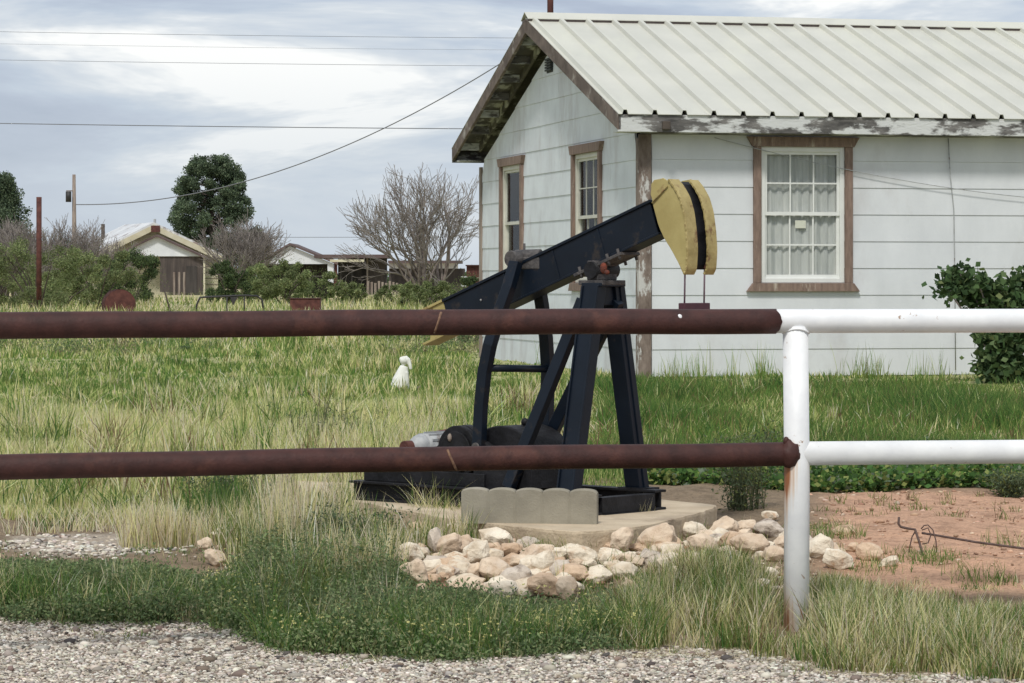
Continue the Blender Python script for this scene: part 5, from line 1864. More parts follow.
for rep, tone_ in ((46, None),):
    X_ = np.repeat(x, rep); Y_ = np.repeat(y, rep); Hh = np.repeat(ch, rep)
    n_ = len(X_)
    rr0 = rng.random(n_) ** .5 * .075; aa = rng.uniform(0, 2 * np.pi, n_)
    X_ = X_ + rr0 * np.cos(aa); Y_ = Y_ + rr0 * np.sin(aa)
    Zr = rng.random(n_) * Hh * 1.25 * (1 - (rr0 / .09) ** 2 * .6)
    ctone = np.repeat(vnoise(x, y, 1.8, 21), rep)
    wg = np.stack([.45 + .4 * ctone, .9 - .4 * ctone, .30 + .3 * ctone], 1)
    col = mixcol(wg, [np.array([.20, .265, .115]), np.array([.125, .18, .085]), np.array([.27, .29, .15])], n_)
    acc.add(leaves(np.stack([X_, Y_, gz(X_, Y_) + Zr], -1), rng.uniform(.010, .024, n_), col, asp=.42))
# erect leafy stalks standing above the rest
ne = 520
ex = rng.uniform(px2k(-50), px2k(640), ne) * 11.9; e = edge(ex); ey = e + .08 + rng.random(ne) * (13.3 - e)
hl = hlim(ex, ey)
ok = (hl > .12) & ~near_rock(ex, ey, .9) & ~blocked(ex, ey) & ~((((ex + 1.9) / .35) ** 2 + ((ey - 13.45) / .5) ** 2) < 1) & (vnoise(ex, ey, 1.4, 51) > .38)
ex, ey, hl = ex[ok], ey[ok], hl[ok]
ne = len(ex)
eh = np.minimum(rng.uniform(.12, .36, ne), hl * rng.uniform(.8, 1.3, ne)); ela = rng.uniform(0, 6.28, ne)
rep = 34
f = np.tile(np.linspace(.12, 1, rep), ne)
X_ = np.repeat(ex, rep) + np.cos(np.repeat(ela, rep)) * f * f * .05; Y_ = np.repeat(ey, rep) + np.sin(np.repeat(ela, rep)) * f * f * .05
Z_ = gz(np.repeat(ex, rep), np.repeat(ey, rep)) + np.repeat(eh, rep) * f
tn = np.repeat(rng.random(ne), rep)[:, None]
colE = (np.array([.24, .30, .15]) * tn + np.array([.12, .17, .08]) * (1 - tn)) * (1 + rng.normal(0, .12, (len(X_), 1)))
acc.add(leaves(np.stack([X_, Y_, Z_], -1), rng.uniform(.014, .034, len(X_)) * (1.15 - .6 * f), np.clip(colE, .01, .9), asp=.30))
acc.add(blades(np.stack([ex, ey, gz(ex, ey) - .01], -1), eh, np.full(ne, .005), np.full(ne, .15), np.tile(np.array([.14, .16, .07]), (ne, 1)), segs=3))
# slender stems among them
n_ = 52000
x2, y2 = rng.uniform(px2k(-60), px2k(650), n_) * 11.8, None
e = edge(x2); y2 = e + .03 + rng.random(n_) * (13.5 - e)
ok = ~blocked(x2, y2) & ~near_rock(x2, y2, .85) & ~((((x2 + 1.9) / .35) ** 2 + ((y2 - 13.45) / .5) ** 2) < 1)
hl = hlim(x2, y2)
ok &= (hl > .015) | (rng.random(n_) > .94)
x2, y2, hl = x2[ok], y2[ok], hl[ok]; n_ = len(x2)
pn = vnoise(x2, y2, 2.2, 22)
back = np.clip((y2 - 12.5) / .8, 0, 1)
wg = np.stack([.7 + 0 * pn, .9 * (1 - back) + .2, .3 + .3 * pn, .05 + .55 * back + .35 * (pn > .72), .3 * back, .03 + .25 * (pn > .78)], 1)
col = mixcol(wg, [GREEN, DGREEN, OLIVE, STRAW, PALE, BROWN], n_)
h = (.07 + .22 * pn ** 1.5) * rng.uniform(.4, 1.4, n_)
h = np.minimum(h, np.maximum(hl, .04) * rng.uniform(.7, 1.25, n_))
acc.add(blades(np.stack([x2, y2, gz(x2, y2) - .01], -1), h, rng.uniform(.0025, .005, n_), rng.uniform(.1, .8, n_), col, segs=2))
tag(acc.build('green_weeds', M['leaf']), 'dense dark green weeds along the gravel in front of the rocks', kind='stuff')
# small yellow flowers
n_ = 620
x3 = rng.uniform(px2k(180), px2k(640), n_) * 11.2; y3 = edge(x3) + .08 + rng.random(n_) ** 1.6 * 1.0
n_ = len(x3)
Pt = np.repeat(np.stack([x3, y3, gz(x3, y3) + rng.uniform(.06, .13, n_)], -1), 5, 0)
fl.add(leaves(Pt, np.full(len(Pt), .0075), np.tile(np.array([.72, .68, .30]), (len(Pt), 1)) * (1 + rng.normal(0, .12, (len(Pt), 1))), flat=.7, asp=.9))
tag(fl.build('yellow_wildflowers', M['leaf']), 'tiny yellow wildflowers dotted through the dark green weeds by the gravel', kind='stuff')

# dry mixed bunch grass on the right and between rocks and pad on the left
acc = Acc()


def tuft(cx, cy, n_, rad, hh, pal, wts, lean=.5, wid=.004, up=1.0):
    r0 = rng.random(n_) ** .6 * rad; a0 = rng.uniform(0, 2 * np.pi, n_)
    X_ = cx + r0 * np.cos(a0); Y_ = cy + r0 * np.sin(a0)
    c_ = mixcol(np.tile(wts, (n_, 1)), pal, n_)
    acc.add(blades(np.stack([X_, Y_, gz(X_, Y_) - .01], -1), hh * rng.uniform(.45, 1.15, n_), rng.uniform(.6, 1.3, n_) * wid, rng.uniform(.05, lean, n_), c_, segs=3))


for i in range(640):
    kx = random.uniform(px2k(585), px2k(1090))
    f = random.random()
    y0 = 12.75 - 1.0 * 0
    yy = 0
    cx0 = kx * 11.6
    e0 = float(edge(cx0))
    yy = e0 + .06 + f * (12.75 - e0)
    cx0 = kx * yy
    if near_rock(np.array([cx0]), np.array([yy]), .8)[0]: continue
    hl = float(hlim(cx0, yy))
    if hl < .02 and random.random() < .8: continue
    lowf = 1.0
    v = float(vnoise(cx0, yy, 1.3, 31))
    if vnoise(cx0, yy, 3.1, 33) < .17: continue
    u_ = random.random()
    w_ = [.9, .5, .5, .10, .05, .03] if u_ < .16 * (1 + v) else ([.12, .05, .4, .8, .5, .10] if u_ < .75 else [.1, .1, .9, .35, .2, .25])
    tuft(cx0, yy, random.randint(50, 90), .07, min(random.uniform(.10, .27) * (.65 if yy < e0 + .25 else 1), max(hl, .045) * random.uniform(.8, 1.25)), [GREEN, DGREEN * 1.3, OLIVE, STRAW, PALE, BROWN], w_, lean=.7, wid=.0038)
for i in range(150):       # between weeds and pad, left
    kx = random.uniform(px2k(215), px2k(470)); yy = random.uniform(12.5, 14.2 if kx < px2k(380) else 13.3)
    cx0 = kx * yy
    if blocked(np.array([cx0]), np.array([yy]))[0] or near_rock(np.array([cx0]), np.array([yy]), .9)[0]: continue
    if kx > px2k(395) and yy < 13.0: continue
    tuft(cx0, yy, random.randint(30, 60), .07, random.uniform(.10, .26), [GREEN, OLIVE, STRAW, PALE, BROWN], [.5, .6, .6, .45, .08], lean=.5, wid=.004)
# named bunches: straw tuft, tall dry stems
for (px, py, n_, rad, hh, ln) in ((150, 548, 420, .14, .25, .45), (178, 546, 380, .13, .21, .55), (196, 540, 200, .12, .15, .6), (10, 600, 60, .06, .10, .5), (60, 622, 70, .06, .07, .6), (285, 560, 240, .10, .34, .35), (300, 545, 240, .12, .40, .3), (275, 530, 140, .10, .38, .3), (330, 575, 90, .14, .28, .4), (350, 580, 90, .10, .24, .4), (385, 575, 110, .10, .24, .4),
                                  (335, 530, 120, .1, .26, .5), (52, 532, 160, .25, .16, .9), (110, 530, 160, .25, .17, 1.0), (190, 622, 120, .06, .10, .5), (100, 617, 60, .06, .08, .5), (115, 600, 30, .04, .20, .2), (460, 545, 100, .07, .16, .4)):
    g0 = gpt(px, py)
    tuft(g0.x, g0.y, n_, rad, hh, [STRAW, PALE, OLIVE, BROWN], [.6, 1.1, .14, .06], lean=ln, wid=.0042)
for (px, py, n_, rad, hh) in ((205, 520, 260, .22, .20), (235, 515, 260, .22, .22), (255, 525, 160, .15, .20), (60, 528, 160, .2, .12), (345, 545, 200, .2, .18), (370, 560, 160, .16, .17)):
    g0 = gpt(px, py)
    tuft(g0.x, g0.y, n_, rad, hh, [GREEN, DGREEN, OLIVE], [1, .8, .2], lean=.8, wid=.005)
# grass leaning over the skid at the back-left of the pad, and along the pad's front edge
for i in range(70):
    px = random.uniform(330, 470); g0 = gpt(px, 500 + (px - 330) * .14 + random.uniform(-2, 6))
    tuft(g0.x, g0.y - .05, random.randint(14, 32), .06, random.uniform(.10, .27 if px < 440 else .16), [OLIVE, STRAW, PALE, GREEN], [.5, .6, .4, .3], lean=.9, wid=.0034)
for i in range(60):
    px = random.uniform(470, 720); g0 = gpt(px, 552 - abs(px - 580) * .08)
    tuft(g0.x, g0.y - .03, random.randint(8, 18), .05, random.uniform(.05, .10), [GREEN, OLIVE, STRAW], [.6, .5, .3], lean=.7, wid=.003)
for (px, py) in ((641, 509), (645, 506), (636, 512)):
    g0 = P(px, py, 14.2); n_ = 22
    tuft(g0.x, g0.y - .08, n_, .03, .17, [STRAW, PALE], [.6, .6], lean=.4, wid=.003)
for i in range(150):      # straw and mixed tufts through the green verge
    kx = random.uniform(px2k(-40), px2k(600)); e0 = float(edge(kx * 11.7)); yy = e0 + .02 + random.random() * (12.9 - e0)
    cx0 = kx * yy; hl = float(hlim(cx0, yy))
    if hl < .03 or near_rock(np.array([cx0]), np.array([yy]), .9)[0]: continue
    u_ = random.random()
    tuft(cx0, yy, random.randint(14, 50), random.uniform(.03, .07), min(random.uniform(.08, .28), hl * 1.2), [GREEN, OLIVE, STRAW, PALE, BROWN], [.9, .6, .2, .1, .05] if u_ < .5 else [.1, .4, .6, .5, .12], lean=.6, wid=.0036)
for i in range(60):       # seedlings straying on to the gravel
    kx = random.uniform(px2k(-40), px2k(1070)); x0_ = kx * 11.0; yy = float(edge(x0_)) - random.random() ** 2 * .35
    tuft(kx * yy, yy, random.randint(4, 14), .025, random.uniform(.02, .06), [GREEN, OLIVE, STRAW, BROWN], [.8, .5, .3, .2], lean=1.0, wid=.0035)
for i in range(95):       # grass coming up between and over the stones
    px = random.choice([random.uniform(400, 700), random.uniform(600, 860)]); g0 = gpt(px, random.uniform(548, 600) if px < 640 else random.uniform(530, 578))
    if in_pad(np.array([g0.x]), np.array([g0.y]), .0)[0]: continue
    tuft(g0.x, g0.y, random.randint(6, 20), .03, random.uniform(.05, .13), [GREEN, OLIVE, STRAW, PALE], [.5, .5, .5, .3], lean=.8, wid=.0032)
# patches on the dirt
for (px, py, n_, hh) in ((835, 538, 200, .08), (822, 530, 120, .07), (925, 560, 160, .07), (1010, 545, 60, .10), (905, 556, 80, .07), (945, 562, 80, .05), (880, 572, 120, .08), (975, 580, 120, .09)):
    g0 = gpt(px, py)
    tuft(g0.x, g0.y, n_, .14, hh, [GREEN, OLIVE, STRAW], [1, .5, .2], lean=.9, wid=.0035)
for i in range(46):
    g0 = gpt(random.uniform(815, 1050), random.uniform(496, 520))
    tuft(g0.x, g0.y, random.randint(8, 20), .04, random.uniform(.03, .07), [BROWN, OLIVE, GREEN], [.5, .5, .4], lean=.9, wid=.004)
# wispy stems against the white wall
for i in range(46):
    px = random.choice([730, 765, 770, 860, 868, 880, 935, 700, 690, 672, 915, 850, 560, 545]) + random.uniform(-12, 12)
    yy = 29.6 + random.random() * .25
    tuft(px2k(px) * yy, yy, random.randint(6, 16), .08, random.uniform(.18, .42), [GREEN * 1.4, OLIVE, YGREEN], [.6, .5, .4], lean=.35, wid=.006)
tag(acc.build('bunch_grass', M['grass']), 'dry and green bunch grass around the fence post and the rocks', kind='stuff')

# feathery dark grey-green weeds behind the pad's right end and before its left end
wl_objs = [(742, 512, 15.0, .22, .40, 'feathery grey-green weed behind the right end of the concrete pad'), (345, 560, 13.0, .24, .22, 'bushy grey-green weed in front of the left end of the pad'),
           (225, 500, 15.2, .34, .24, 'dark green weed clump behind the left cluster of rocks'), (320, 470, 19.0, .30, .42, 'thin dark weed stems in the straw field above the lower rail'), (362, 470, 19.4, .30, .34, 'branching dark weed left of the grey motor'),
           (1010, 520, 16.2, .12, .13, 'small green clump on the far side of the red dirt')]
for (px, py, Y0, rad, hh, lab) in wl_objs:
    cx0 = px2k(px) * Y0
    A_ = Acc()
    big = Y0 > 18
    ns = 26 if not big else 12
    for s_ in range(ns):
        a0 = random.uniform(0, 6.28); r0 = random.random() * rad * .5
        bx0, by0 = cx0 + r0 * math.cos(a0), Y0 + r0 * math.sin(a0)
        hs_ = hh * random.uniform(.6, 1.1)
        tx, ty = bx0 + rad * .7 * math.cos(a0) * random.random(), by0 + rad * .7 * math.sin(a0) * random.random()
        nl = 90 if not big else 26
        f = rng.random(nl)
        sp0 = .02 + .03 * f
        Pt = np.stack([bx0 + (tx - bx0) * f + rng.normal(0, 1, nl) * sp0, by0 + (ty - by0) * f + rng.normal(0, 1, nl) * sp0, float(gz(bx0, by0)) + hs_ * f], -1)
        A_.add(leaves(Pt, rng.uniform(.012, .032, nl), mixcol(np.tile([.7, .5, .3], (nl, 1)), [np.array([.13, .17, .095]), np.array([.08, .11, .06]), OLIVE * .8], nl), asp=.3))
        st_n = 3
        A_.add(blades(np.array([[bx0, by0, float(gz(bx0, by0)) - .01]] * st_n), np.full(st_n, hs_), np.full(st_n, .006), np.full(st_n, .2), np.tile(np.array([.12, .13, .07]), (st_n, 1)), segs=3))
    o_ = A_.build('tall_weed', M['leaf'], None, loc=(cx0, Y0, float(gz(cx0, Y0))))
    tag(o_, lab, 'weed')

# ------------------------------------------------------------------ GRAVEL
ph = (1 + 5 ** .5) / 2
ico = np.array([(-1, ph, 0), (1, ph, 0), (-1, -ph, 0), (1, -ph, 0), (0, -1, ph), (0, 1, ph), (0, -1, -ph), (0, 1, -ph), (ph, 0, -1), (ph, 0, 1), (-ph, 0, -1), (-ph, 0, 1)]) / math.hypot(1, ph)
icf = np.array([(0, 11, 5), (0, 5, 1), (0, 1, 7), (0, 7, 10), (0, 10, 11), (1, 5, 9), (5, 11, 4), (11, 10, 2), (10, 7, 6), (7, 1, 8), (3, 9, 4), (3, 4, 2), (3, 2, 6), (3, 6, 8), (3, 8, 9), (4, 9, 5), (2, 4, 11), (6, 2, 10), (8, 6, 7), (9, 8, 1)])


def pebbles(x, y, r0, pal, wts):
    n_ = len(x)
    sc = r0[:, None] * np.stack([rng.uniform(.8, 1.5, n_), rng.uniform(.7, 1.2, n_), rng.uniform(.4, .75, n_)], -1)
    a_ = rng.uniform(0, 2 * np.pi, n_)
    v = ico[None] * (1 + rng.normal(0, .16, (n_, 12, 1))) * sc[:, None, :]
    ca, sa = np.cos(a_)[:, None], np.sin(a_)[:, None]
    v = np.stack([v[..., 0] * ca - v[..., 1] * sa, v[..., 0] * sa + v[..., 1] * ca, v[..., 2]], -1)
    v += np.stack([x, y, gz(x, y) + r0 * .2], -1)[:, None, :]
    f = (icf[None] + (np.arange(n_) * 12)[:, None, None]).reshape(-1, 3)
    c_ = mixcol(np.tile(wts, (n_, 1)), pal, n_, .14)
    return v.reshape(-1, 3), f, np.repeat(c_, 12, 0)


mgv = leaf_mat('gravel_stone', 0.0, 0.95)
GP = [np.array([.55, .49, .41]), np.array([.34, .31, .27]), np.array([.66, .62, .54]), np.array([.20, .155, .125]), np.array([.44, .385, .31]), np.array([.09, .08, .075])]
acc = Acc()
n_ = 74000
x = rng.uniform(px2k(-70), px2k(1094), n_) * 11.2; y = 9.7 + rng.random(n_) * 2.2
ok = y < edge(x) + .10 * rng.random(n_); x, y = x[ok], y[ok]
acc.add(pebbles(x, y, .0030 + .0072 * rng.random(len(x)) ** 2.6, GP, [.8, .6, .45, .25, .3, .10]))
n_ = 330
x = rng.uniform(px2k(-70), px2k(1094), n_) * 11; y = 9.8 + rng.random(n_) * 1.9
ok = y < edge(x); x, y = x[ok], y[ok]
acc.add(pebbles(x, y, rng.uniform(.012, .024, len(x)), GP, [.3, .5, .3, .9, .5, .35]))
n_ = 1100
x = -1.9 + rng.normal(0, .22, n_); y = 13.4 + rng.normal(0, .22, n_)
acc.add(pebbles(x, y, .006 + .010 * rng.random(n_) ** 2, GP, [.8, .5, .5, .16, .3, .05]))
n_ = 900
x, y = scatter(n_, px2k(810), px2k(1060), 12.7, 16.3)
acc.add(pebbles(x, y, .004 + .012 * rng.random(n_) ** 3, [np.array([.46, .30, .21]), np.array([.55, .42, .32]), np.array([.3, .18, .12])], [.8, .3, .5]))
n_ = 500
x = rng.uniform(px2k(190), px2k(820), n_) * 12.4; y = rng.uniform(12.1, 13.3, n_)
ok = ~blocked(x, y); x, y = x[ok], y[ok]
acc.add(pebbles(x, y, .008 + .016 * rng.random(len(x)) ** 2, [np.array([.55, .43, .33]), np.array([.62, .55, .46]), np.array([.3, .18, .12])], [.8, .5, .4]))
tag(acc.build('gravel', mgv), 'loose pale limestone gravel of the road shoulder', kind='stuff')
# dead straw litter on the gravel edge
acc = Acc()
n_ = 1500
x = rng.uniform(px2k(590), px2k(900), n_) * 11.0; y = edge(x) + rng.uniform(-.25, .12, n_)
acc.add(blades(np.stack([x, y, gz(x, y) + .006], -1), rng.uniform(.004, .015, n_), np.full(n_, .003), rng.uniform(4, 10, n_), mixcol(np.tile([.6, .3, .3], (n_, 1)), [PALE, STRAW, BROWN], n_), segs=2))
tag(acc.build('straw_litter', M['grass']), 'dead straw litter at the gravel edge by the fence post', kind='stuff')


# ------------------------------------------------------------------ TREES
def branch_tree(name, base, height, spread, label, cat, levels=5, seed=1, r0=.09, kids=3, nstem=4, mt=None, up=.25, minr=.006, group=None, trunk_h=.0, wiggle=.18, rate=.74):
    rs = random.Random(seed)
    T = thing(name, base, label, cat, group)
    tm, cm = MB(), MB()

    def grow(p, d, ln, r, lv):
        pts = [p]
        nseg = 3
        for i in range(nseg):
            d = (d + Vector((rs.gauss(0, wiggle), rs.gauss(0, wiggle), rs.gauss(0, wiggle) + up * .12))).normalized()
            pts.append(pts[-1] + d * ln / nseg)
        rs_ = [r * (1 - .4 * i / nseg) for i in range(nseg + 1)]
        (tm if lv >= levels - 1 else cm).tube(pts, [max(q_, minr) for q_ in rs_], 5 if lv > 2 else 3, cap=False)
        if lv <= 0: return
        for k in range(kids if lv < levels else kids):
            f = 1.0 if k == 0 else rs.uniform(.35, .95)
            i = min(int(f * nseg), nseg - 1)
            q_ = pts[i].lerp(pts[i + 1], f * nseg - i)
            ang = rs.uniform(0, 2 * math.pi)
            side = Vector((math.cos(ang), math.sin(ang), rs.uniform(-.1, .5)))
            nd = (d * 1.0 + side * (spread if k else spread * .4)).normalized()
            grow(q_, nd, ln * rs.uniform(rate - .08, rate + .08), r * .58, lv - 1)
    for s_ in range(nstem):
        a_ = 2 * math.pi * s_ / nstem + rs.uniform(-.4, .4)
        d = Vector((math.cos(a_) * spread * .7, math.sin(a_) * spread * .7, 1)).normalized()
        p0 = Vector(base) + Vector((math.cos(a_) * r0 * .6, math.sin(a_) * r0 * .6, -.1))
        if trunk_h:
            pass
        grow(p0, d, height * .30, r0, levels)
    tm.build('trunk', mt or M['bark'], T)
    cm.build('branches', M['twig'], T)
    return T


gb = lambda px, Y: Vector((px2k(px) * Y, Y, float(gz(0, Y))))
branch_tree('bare_tree', gb(431, 95), 5.2, .42, 'wide leafless grey tree left of the white house', 'tree', levels=5, seed=31, r0=.075, kids=3, nstem=8, minr=.007)
branch_tree('bare_tree', gb(245, 130), 4.6, .5, 'leafless grey thicket tree in front of the big evergreen', 'tree', levels=4, seed=9, r0=.06, kids=4, nstem=9, minr=.009)
branch_tree('bare_tree', gb(18, 120), 4.3, .6, 'leafless grey thicket at the left edge under the evergreen', 'tree', levels=4, seed=12, r0=.06, kids=4, nstem=12, minr=.010)
branch_tree('bare_tree', gb(60, 125), 4.2, .55, 'leafless thicket tree between the rusty post and the utility pole', 'tree', levels=4, seed=15, r0=.05, kids=4, nstem=9, minr=.009)
branch_tree('bare_tree', gb(92, 140), 4.4, .55, 'leafless twiggy tree just left of the cream house roof', 'tree', levels=4, seed=17, r0=.05, kids=4, nstem=7, minr=.009)
branch_tree('bare_tree', Vector((px2k(1052) * 46, 46, .42)), 5.0, .55, 'bare tree whose twigs show above the roof at the top right corner', 'tree', levels=5, seed=23, r0=.1, kids=4, nstem=4, minr=.010)


def clump_crown(A_, centers, radii, per, size, pal, wts, squash=.8):
    for (c, r) in zip(centers, radii):
        n_ = int(per * (r / np.mean(radii)) ** 2)
        d = rng.normal(size=(n_, 3)); d /= np.linalg.norm(d, axis=1, keepdims=True)
        rr0 = r * rng.random((n_, 1)) ** .45
        Pt = np.array(c) + d * rr0 * np.array([1, 1, squash])
        t = float(rng.normal(0, .16))
        col = mixcol(np.tile(wts, (n_, 1)), pal, n_, .2) * (1 + t)
        A_.add(leaves(Pt, rng.uniform(.6, 1.4, n_) * size, np.clip(col, .01, .9), asp=.55))


EV = [np.array([.11, .15, .09]), np.array([.17, .22, .13]), np.array([.07, .10, .065])]


def evergreen(base, outline, Y, label, seed, per=360, nclump=265, size=.15):
    """outline: list of (z, half width, x offset) from bottom to top in metres"""
    per, nclump = int(per * .8), int(nclump * 1.15)
    rs = random.Random(seed)
    T = thing('evergreen_tree', base, label, 'tree', 'dark evergreen trees behind the bushes')
    m = MB()
    top = outline[-1][0]
    m.tube([Vector(base) - UZ * .2, Vector(base) + UZ * top * .5, Vector(base) + UZ * top * .93], [.30, .19, .05], 9)
    m.build('trunk', M['darkbark'], T)
    A_ = Acc(); cs, rs_ = [], []
    zs_ = [o_[0] for o_ in outline]; ws_ = [o_[1] for o_ in outline]
    lb_ = MB()
    for i in range(nclump):
        z_ = rs.uniform(zs_[0], top)
        w_ = float(np.interp(z_, zs_, ws_))
        a_ = rs.uniform(0, 6.283); rr0 = w_ * (rs.random() ** .35)
        r_cl = rs.uniform(.32, .62)
        rr0 = max(0, rr0 - r_cl * .5)
        c = Vector(base) + Vector((rr0 * math.cos(a_), rr0 * math.sin(a_), z_ - .2 * rr0))
        cs.append(tuple(c)); rs_.append(r_cl)
        if i % 3 == 0:
            lb_.tube([Vector(base) + UZ * (z_ - .5 - .2 * rr0), c], [.06, .02], 4, cap=False)
    lb_.build('limbs', M['darkbark'], T)
    clump_crown(A_, cs, rs_, per, size, EV, [.6, .4, .4])
    A_.build('crown', M['leaf'], T)


s2 = 220 / F
evergreen(gb(212, 220), [(1.2, 1.6), (2.2, 3.0), (4.3, 4.1), (5.8, 3.8), (7.2, 3.1), (8.6, 2.6), (9.5, 2.1), (10.1, 1.2)], 220, 'tall rounded dark evergreen rising behind the cream house', 3)
evergreen(gb(4, 160), [(1.2, 1.2), (2.4, 2.0), (3.6, 1.85), (4.8, 1.4), (5.8, .9), (6.4, .4)], 160, 'dark evergreen at the left edge of the view', 5, nclump=130, per=340, size=.12)


def bush(px, Y, w, h, label, seed, pal=None, wts=None, dens=1.0, size=None, stem=True, grp='green mesquite bushes across the field'):
    rs = random.Random(seed)
    base = gb(px, Y)
    T = thing('green_bush', base, label, 'bush', grp)
    m = MB()
    for i in range(7):
        a_ = rs.uniform(0, 6.28)
        tip = base + Vector((math.cos(a_) * w * .38, math.sin(a_) * w * .38, h * rs.uniform(.5, .9)))
        m.tube([base + Vector((math.cos(a_) * .05, math.sin(a_) * .05, -.05)), base.lerp(tip, .5) + Vector((rs.gauss(0, .06), 0, .05)), tip], [.035, .022, .01], 4, cap=False)
    m.build('stem', M['darkbark'], T)
    A_ = Acc(); cs, rr_ = [], []
    for i in range(int(26 * dens)):
        a_ = rs.uniform(0, 6.28); q_ = rs.random() ** .5
        z_ = h * rs.uniform(.12, .92)
        ww = w * .5 * math.sqrt(max(.05, 1 - (z_ / h - .45) ** 2 * 2.4))
        cs.append((base.x + math.cos(a_) * q_ * ww, base.y + math.sin(a_) * q_ * ww, base.z + z_)); rr_.append(rs.uniform(.14, .26) * h * .62)
    size = size or Y * .0004 + .022
    n_avg = int(470)
    clump_crown(A_, cs, rr_, n_avg, size, pal or [np.array([.18, .225, .095]), np.array([.26, .29, .14]), np.array([.12, .15, .07])], wts or [.6, .4, .3])
    # airy sprays
    n_ = 1900
    d = rng.normal(size=(n_, 3)); d /= np.linalg.norm(d, axis=1, keepdims=True); d[:, 2] = abs(d[:, 2])
    Pt = np.array(base) + d * np.array([w * .64, w * .6, h * 1.16]) * rng.random((n_, 1)) ** .4
    A_.add(leaves(Pt, rng.uniform(.5, 1.1, n_) * size, mixcol(np.tile([.6, .4], (n_, 1)), [np.array([.12, .17, .055]), np.array([.17, .20, .08])], n_), asp=.4))
    A_.build('foliage', M['leaf'], T)


BUSH = [(-12, 88, 2.2, 1.5, 'bushy green mesquite at the far left edge'), (38, 84, 2.0, 1.55, 'bright green mesquite just in front of the rusty post'), (60, 92, 1.7, 1.1, 'low green mesquite right of the rusty post'),
        (96, 96, 2.1, 1.25, 'green mesquite left of the rusty tank'), (108, 110, 2.0, 1.35, 'darker green bush in front of the left wall of the cream house'), (132, 118, 1.9, 1.45, 'tall dark green bush covering the porch corner of the cream house'),
        (230, 120, 1.6, 1.5, 'dull green bush under the leafless thicket right of the cream house'), (262, 125, 1.9, 1.15, 'green bush in front of the shed with the white gable, left one'), (283, 118, 2.0, 1.25, 'bright green bush before the white gable'),
        (318, 122, 1.6, 1.05, 'small green bush left of the dark lean-to'), (352, 110, 1.0, .50, 'low weedy bush before the dark lean-to'), (400, 100, 1.4, .66, 'green bush at the left foot of the bare tree'), (428, 92, 1.5, .62, 'dense green bush at the foot of the bare tree'),
        (452, 100, 1.3, .60, 'green bush right of the bare tree near the white house'), (472, 120, 1.3, .8, 'dim green bush before the red shed')]
DK = [np.array([.085, .125, .055]), np.array([.12, .165, .07]), np.array([.055, .08, .04])]
for i, (px, Y, w, h, lab) in enumerate(BUSH):
    w, h = w * 1.3, h * (1.32 + .22 * math.sin(i * 2.7))
    dark = 'dark' in lab.split(' bush')[0] or 'dull' in lab or 'dim' in lab
    bush(px, Y, w, h, lab, i + 40, pal=DK if dark else None, dens=1.0)
# weeds in the middle distance beyond the straw field
for i, (px, Y, w, h, lab) in enumerate(((40, 47, .7, .38, 'small weedy shrub below the top rail at far left'), (128, 46, .9, .45, 'thin weedy shrub in the pale grass below the rail left of centre'), (180, 50, 1.0, .5, 'weedy shrub below the rail left of the black frame'), (255, 48, 1.0, .42, 'low weedy shrub below the rusty box'),
                                  (470, 46, .8, .40, 'green weed clump under the yellow tail of the pumpjack'))):
    bush(px, Y, w, h, lab, i + 80, pal=[np.array([.09, .13, .05]), np.array([.14, .17, .07]), np.array([.055, .085, .035])], dens=.5, size=.035, grp='weedy shrubs in the middle of the field')
A_ = Acc()
for i in range(620):
    Y0 = 1.0 / random.uniform(1 / 62, 1 / 38); kx = random.uniform(px2k(-50), px2k(478))
    if vnoise(kx * Y0, Y0 * .5, .45, 91) < .42: continue
    x0_ = kx * Y0; hh = random.uniform(.08, .42) * (.5 + .5 * min(1, (Y0 - 38) / 8)); nl = 70
    c = (x0_, Y0, float(gz(x0_, Y0)) + hh * .45)
    Pt = np.array(c) + rng.normal(0, 1, (nl, 3)) * np.array([hh * .55, hh * .4, hh * .30])
    tone = random.choice([np.array([.14, .19, .09]), np.array([.20, .25, .12]), np.array([.26, .24, .14]), np.array([.11, .15, .08])])
    A_.add(leaves(Pt, rng.uniform(.02, .05, nl), np.clip(tone * (1 + rng.normal(0, .2, (nl, 1))), .01, .9), asp=.45))
tag(A_.build('field_weeds', M['leaf']), 'low weedy growth across the middle of the field below the top rail', kind='stuff')
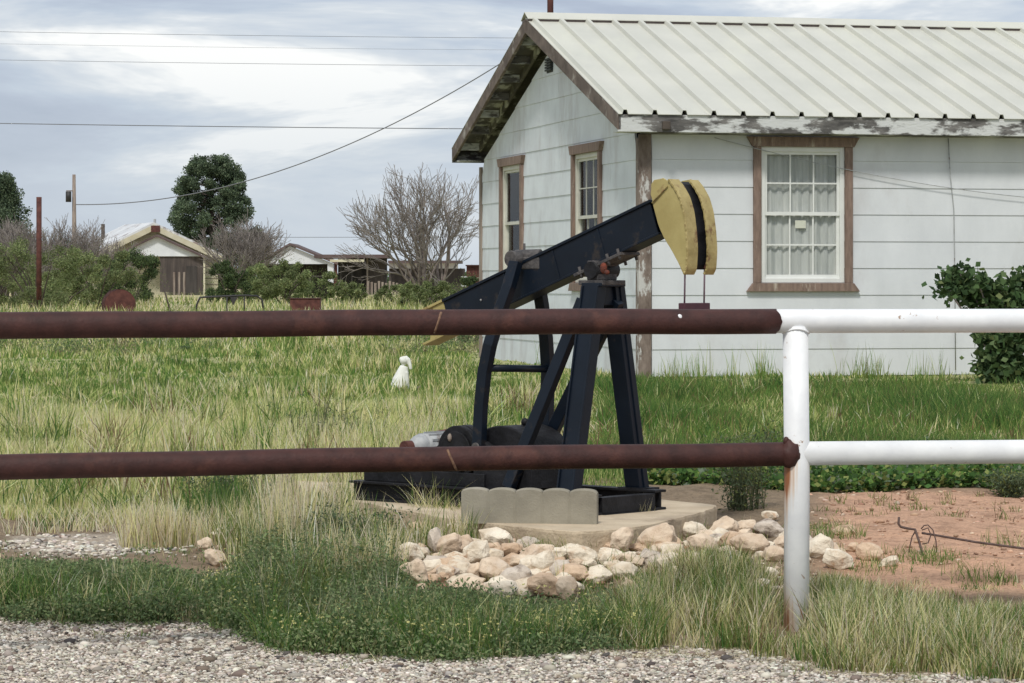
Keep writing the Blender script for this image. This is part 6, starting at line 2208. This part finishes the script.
# far tree line low on the horizon
A_ = Acc()
cs, rr_ = [], []
for i in range(150):
    px = random.uniform(-120, 520); Y = random.uniform(300, 420)
    cs.append((px2k(px) * Y, Y, .5 + random.uniform(0, 1.1))); rr_.append(random.uniform(1.0, 2.2))
clump_crown(A_, cs, rr_, 160, .5, DK, [.6, .4, .4])
tag(A_.build('distant_scrub', M['leaf']), 'low dark scrub along the horizon', kind='stuff')

# big-leaved shrub by the wall on the right
base = Vector((px2k(1008) * 28.9, 28.9, float(gz(0, 28.9))))
T = thing('leafy_shrub', base, 'big-leaved dark green shrub against the white wall at the right edge', 'shrub')
m = MB(); tips = []
rs = random.Random(5)
sb = lambda px, py, dy=0: Vector((px2k(px) * (28.9 + dy), 28.9 + dy, CAM_H + (281 - py) * (28.9 + dy) / F))
for (px, py, dy) in ((948, 290, -.1), (955, 282, .1), (968, 285, 0), (978, 282, -.2), (985, 292, .1), (1000, 290, -.1), (1012, 284, 0), (1022, 280, .15), (1035, 276, 0), (1045, 280, -.2), (992, 335, -.2), (985, 325, .1), (1000, 340, -.2), (1012, 320, .2), (1030, 330, -.2), (1040, 310, .1), (996, 355, -.1), (1018, 350, -.2), (1060, 300, .1), (1065, 340, 0), (980, 300, 0), (965, 296, .1), (1005, 305, -.2), (1026, 300, .1), (1000, 322, .1), (1022, 340, .1), (988, 366, -.2), (1004, 366, -.25), (1018, 368, -.2), (1032, 364, -.2), (996, 372, -.3), (1012, 374, -.3), (1048, 352, -.1), (960, 274, 0), (952, 283, .1)):
    tip = sb(px, py, dy); mid = base.lerp(tip, .5) + Vector((rs.gauss(0, .04), rs.gauss(0, .04), .10))
    m.tube([base + Vector((rs.gauss(0, .03), rs.gauss(0, .03), -.03)), mid, tip], [.022, .014, .006], 5, cap=False)
    tips.append(tip); 
    if rs.random() < .6: tips.append(mid.lerp(tip, .6))
m.build('stems', M['bark'], T)
A_ = Acc()
for tp in tips:
    n_ = 85
    Pt = np.array(tp) + rng.normal(0, 1, (n_, 3)) * np.array([.075, .09, .06])
    A_.add(leaves(Pt, rng.uniform(.05, .10, n_), mixcol(np.tile([.6, .5, .25, .06], (n_, 1)), [np.array([.085, .14, .055]), np.array([.05, .085, .038]), np.array([.14, .20, .085]), np.array([.16, .20, .08])], n_), flat=.3, asp=.75))
A_.build('foliage', M['leaf'], T)

print('objects', len(bpy.data.objects))
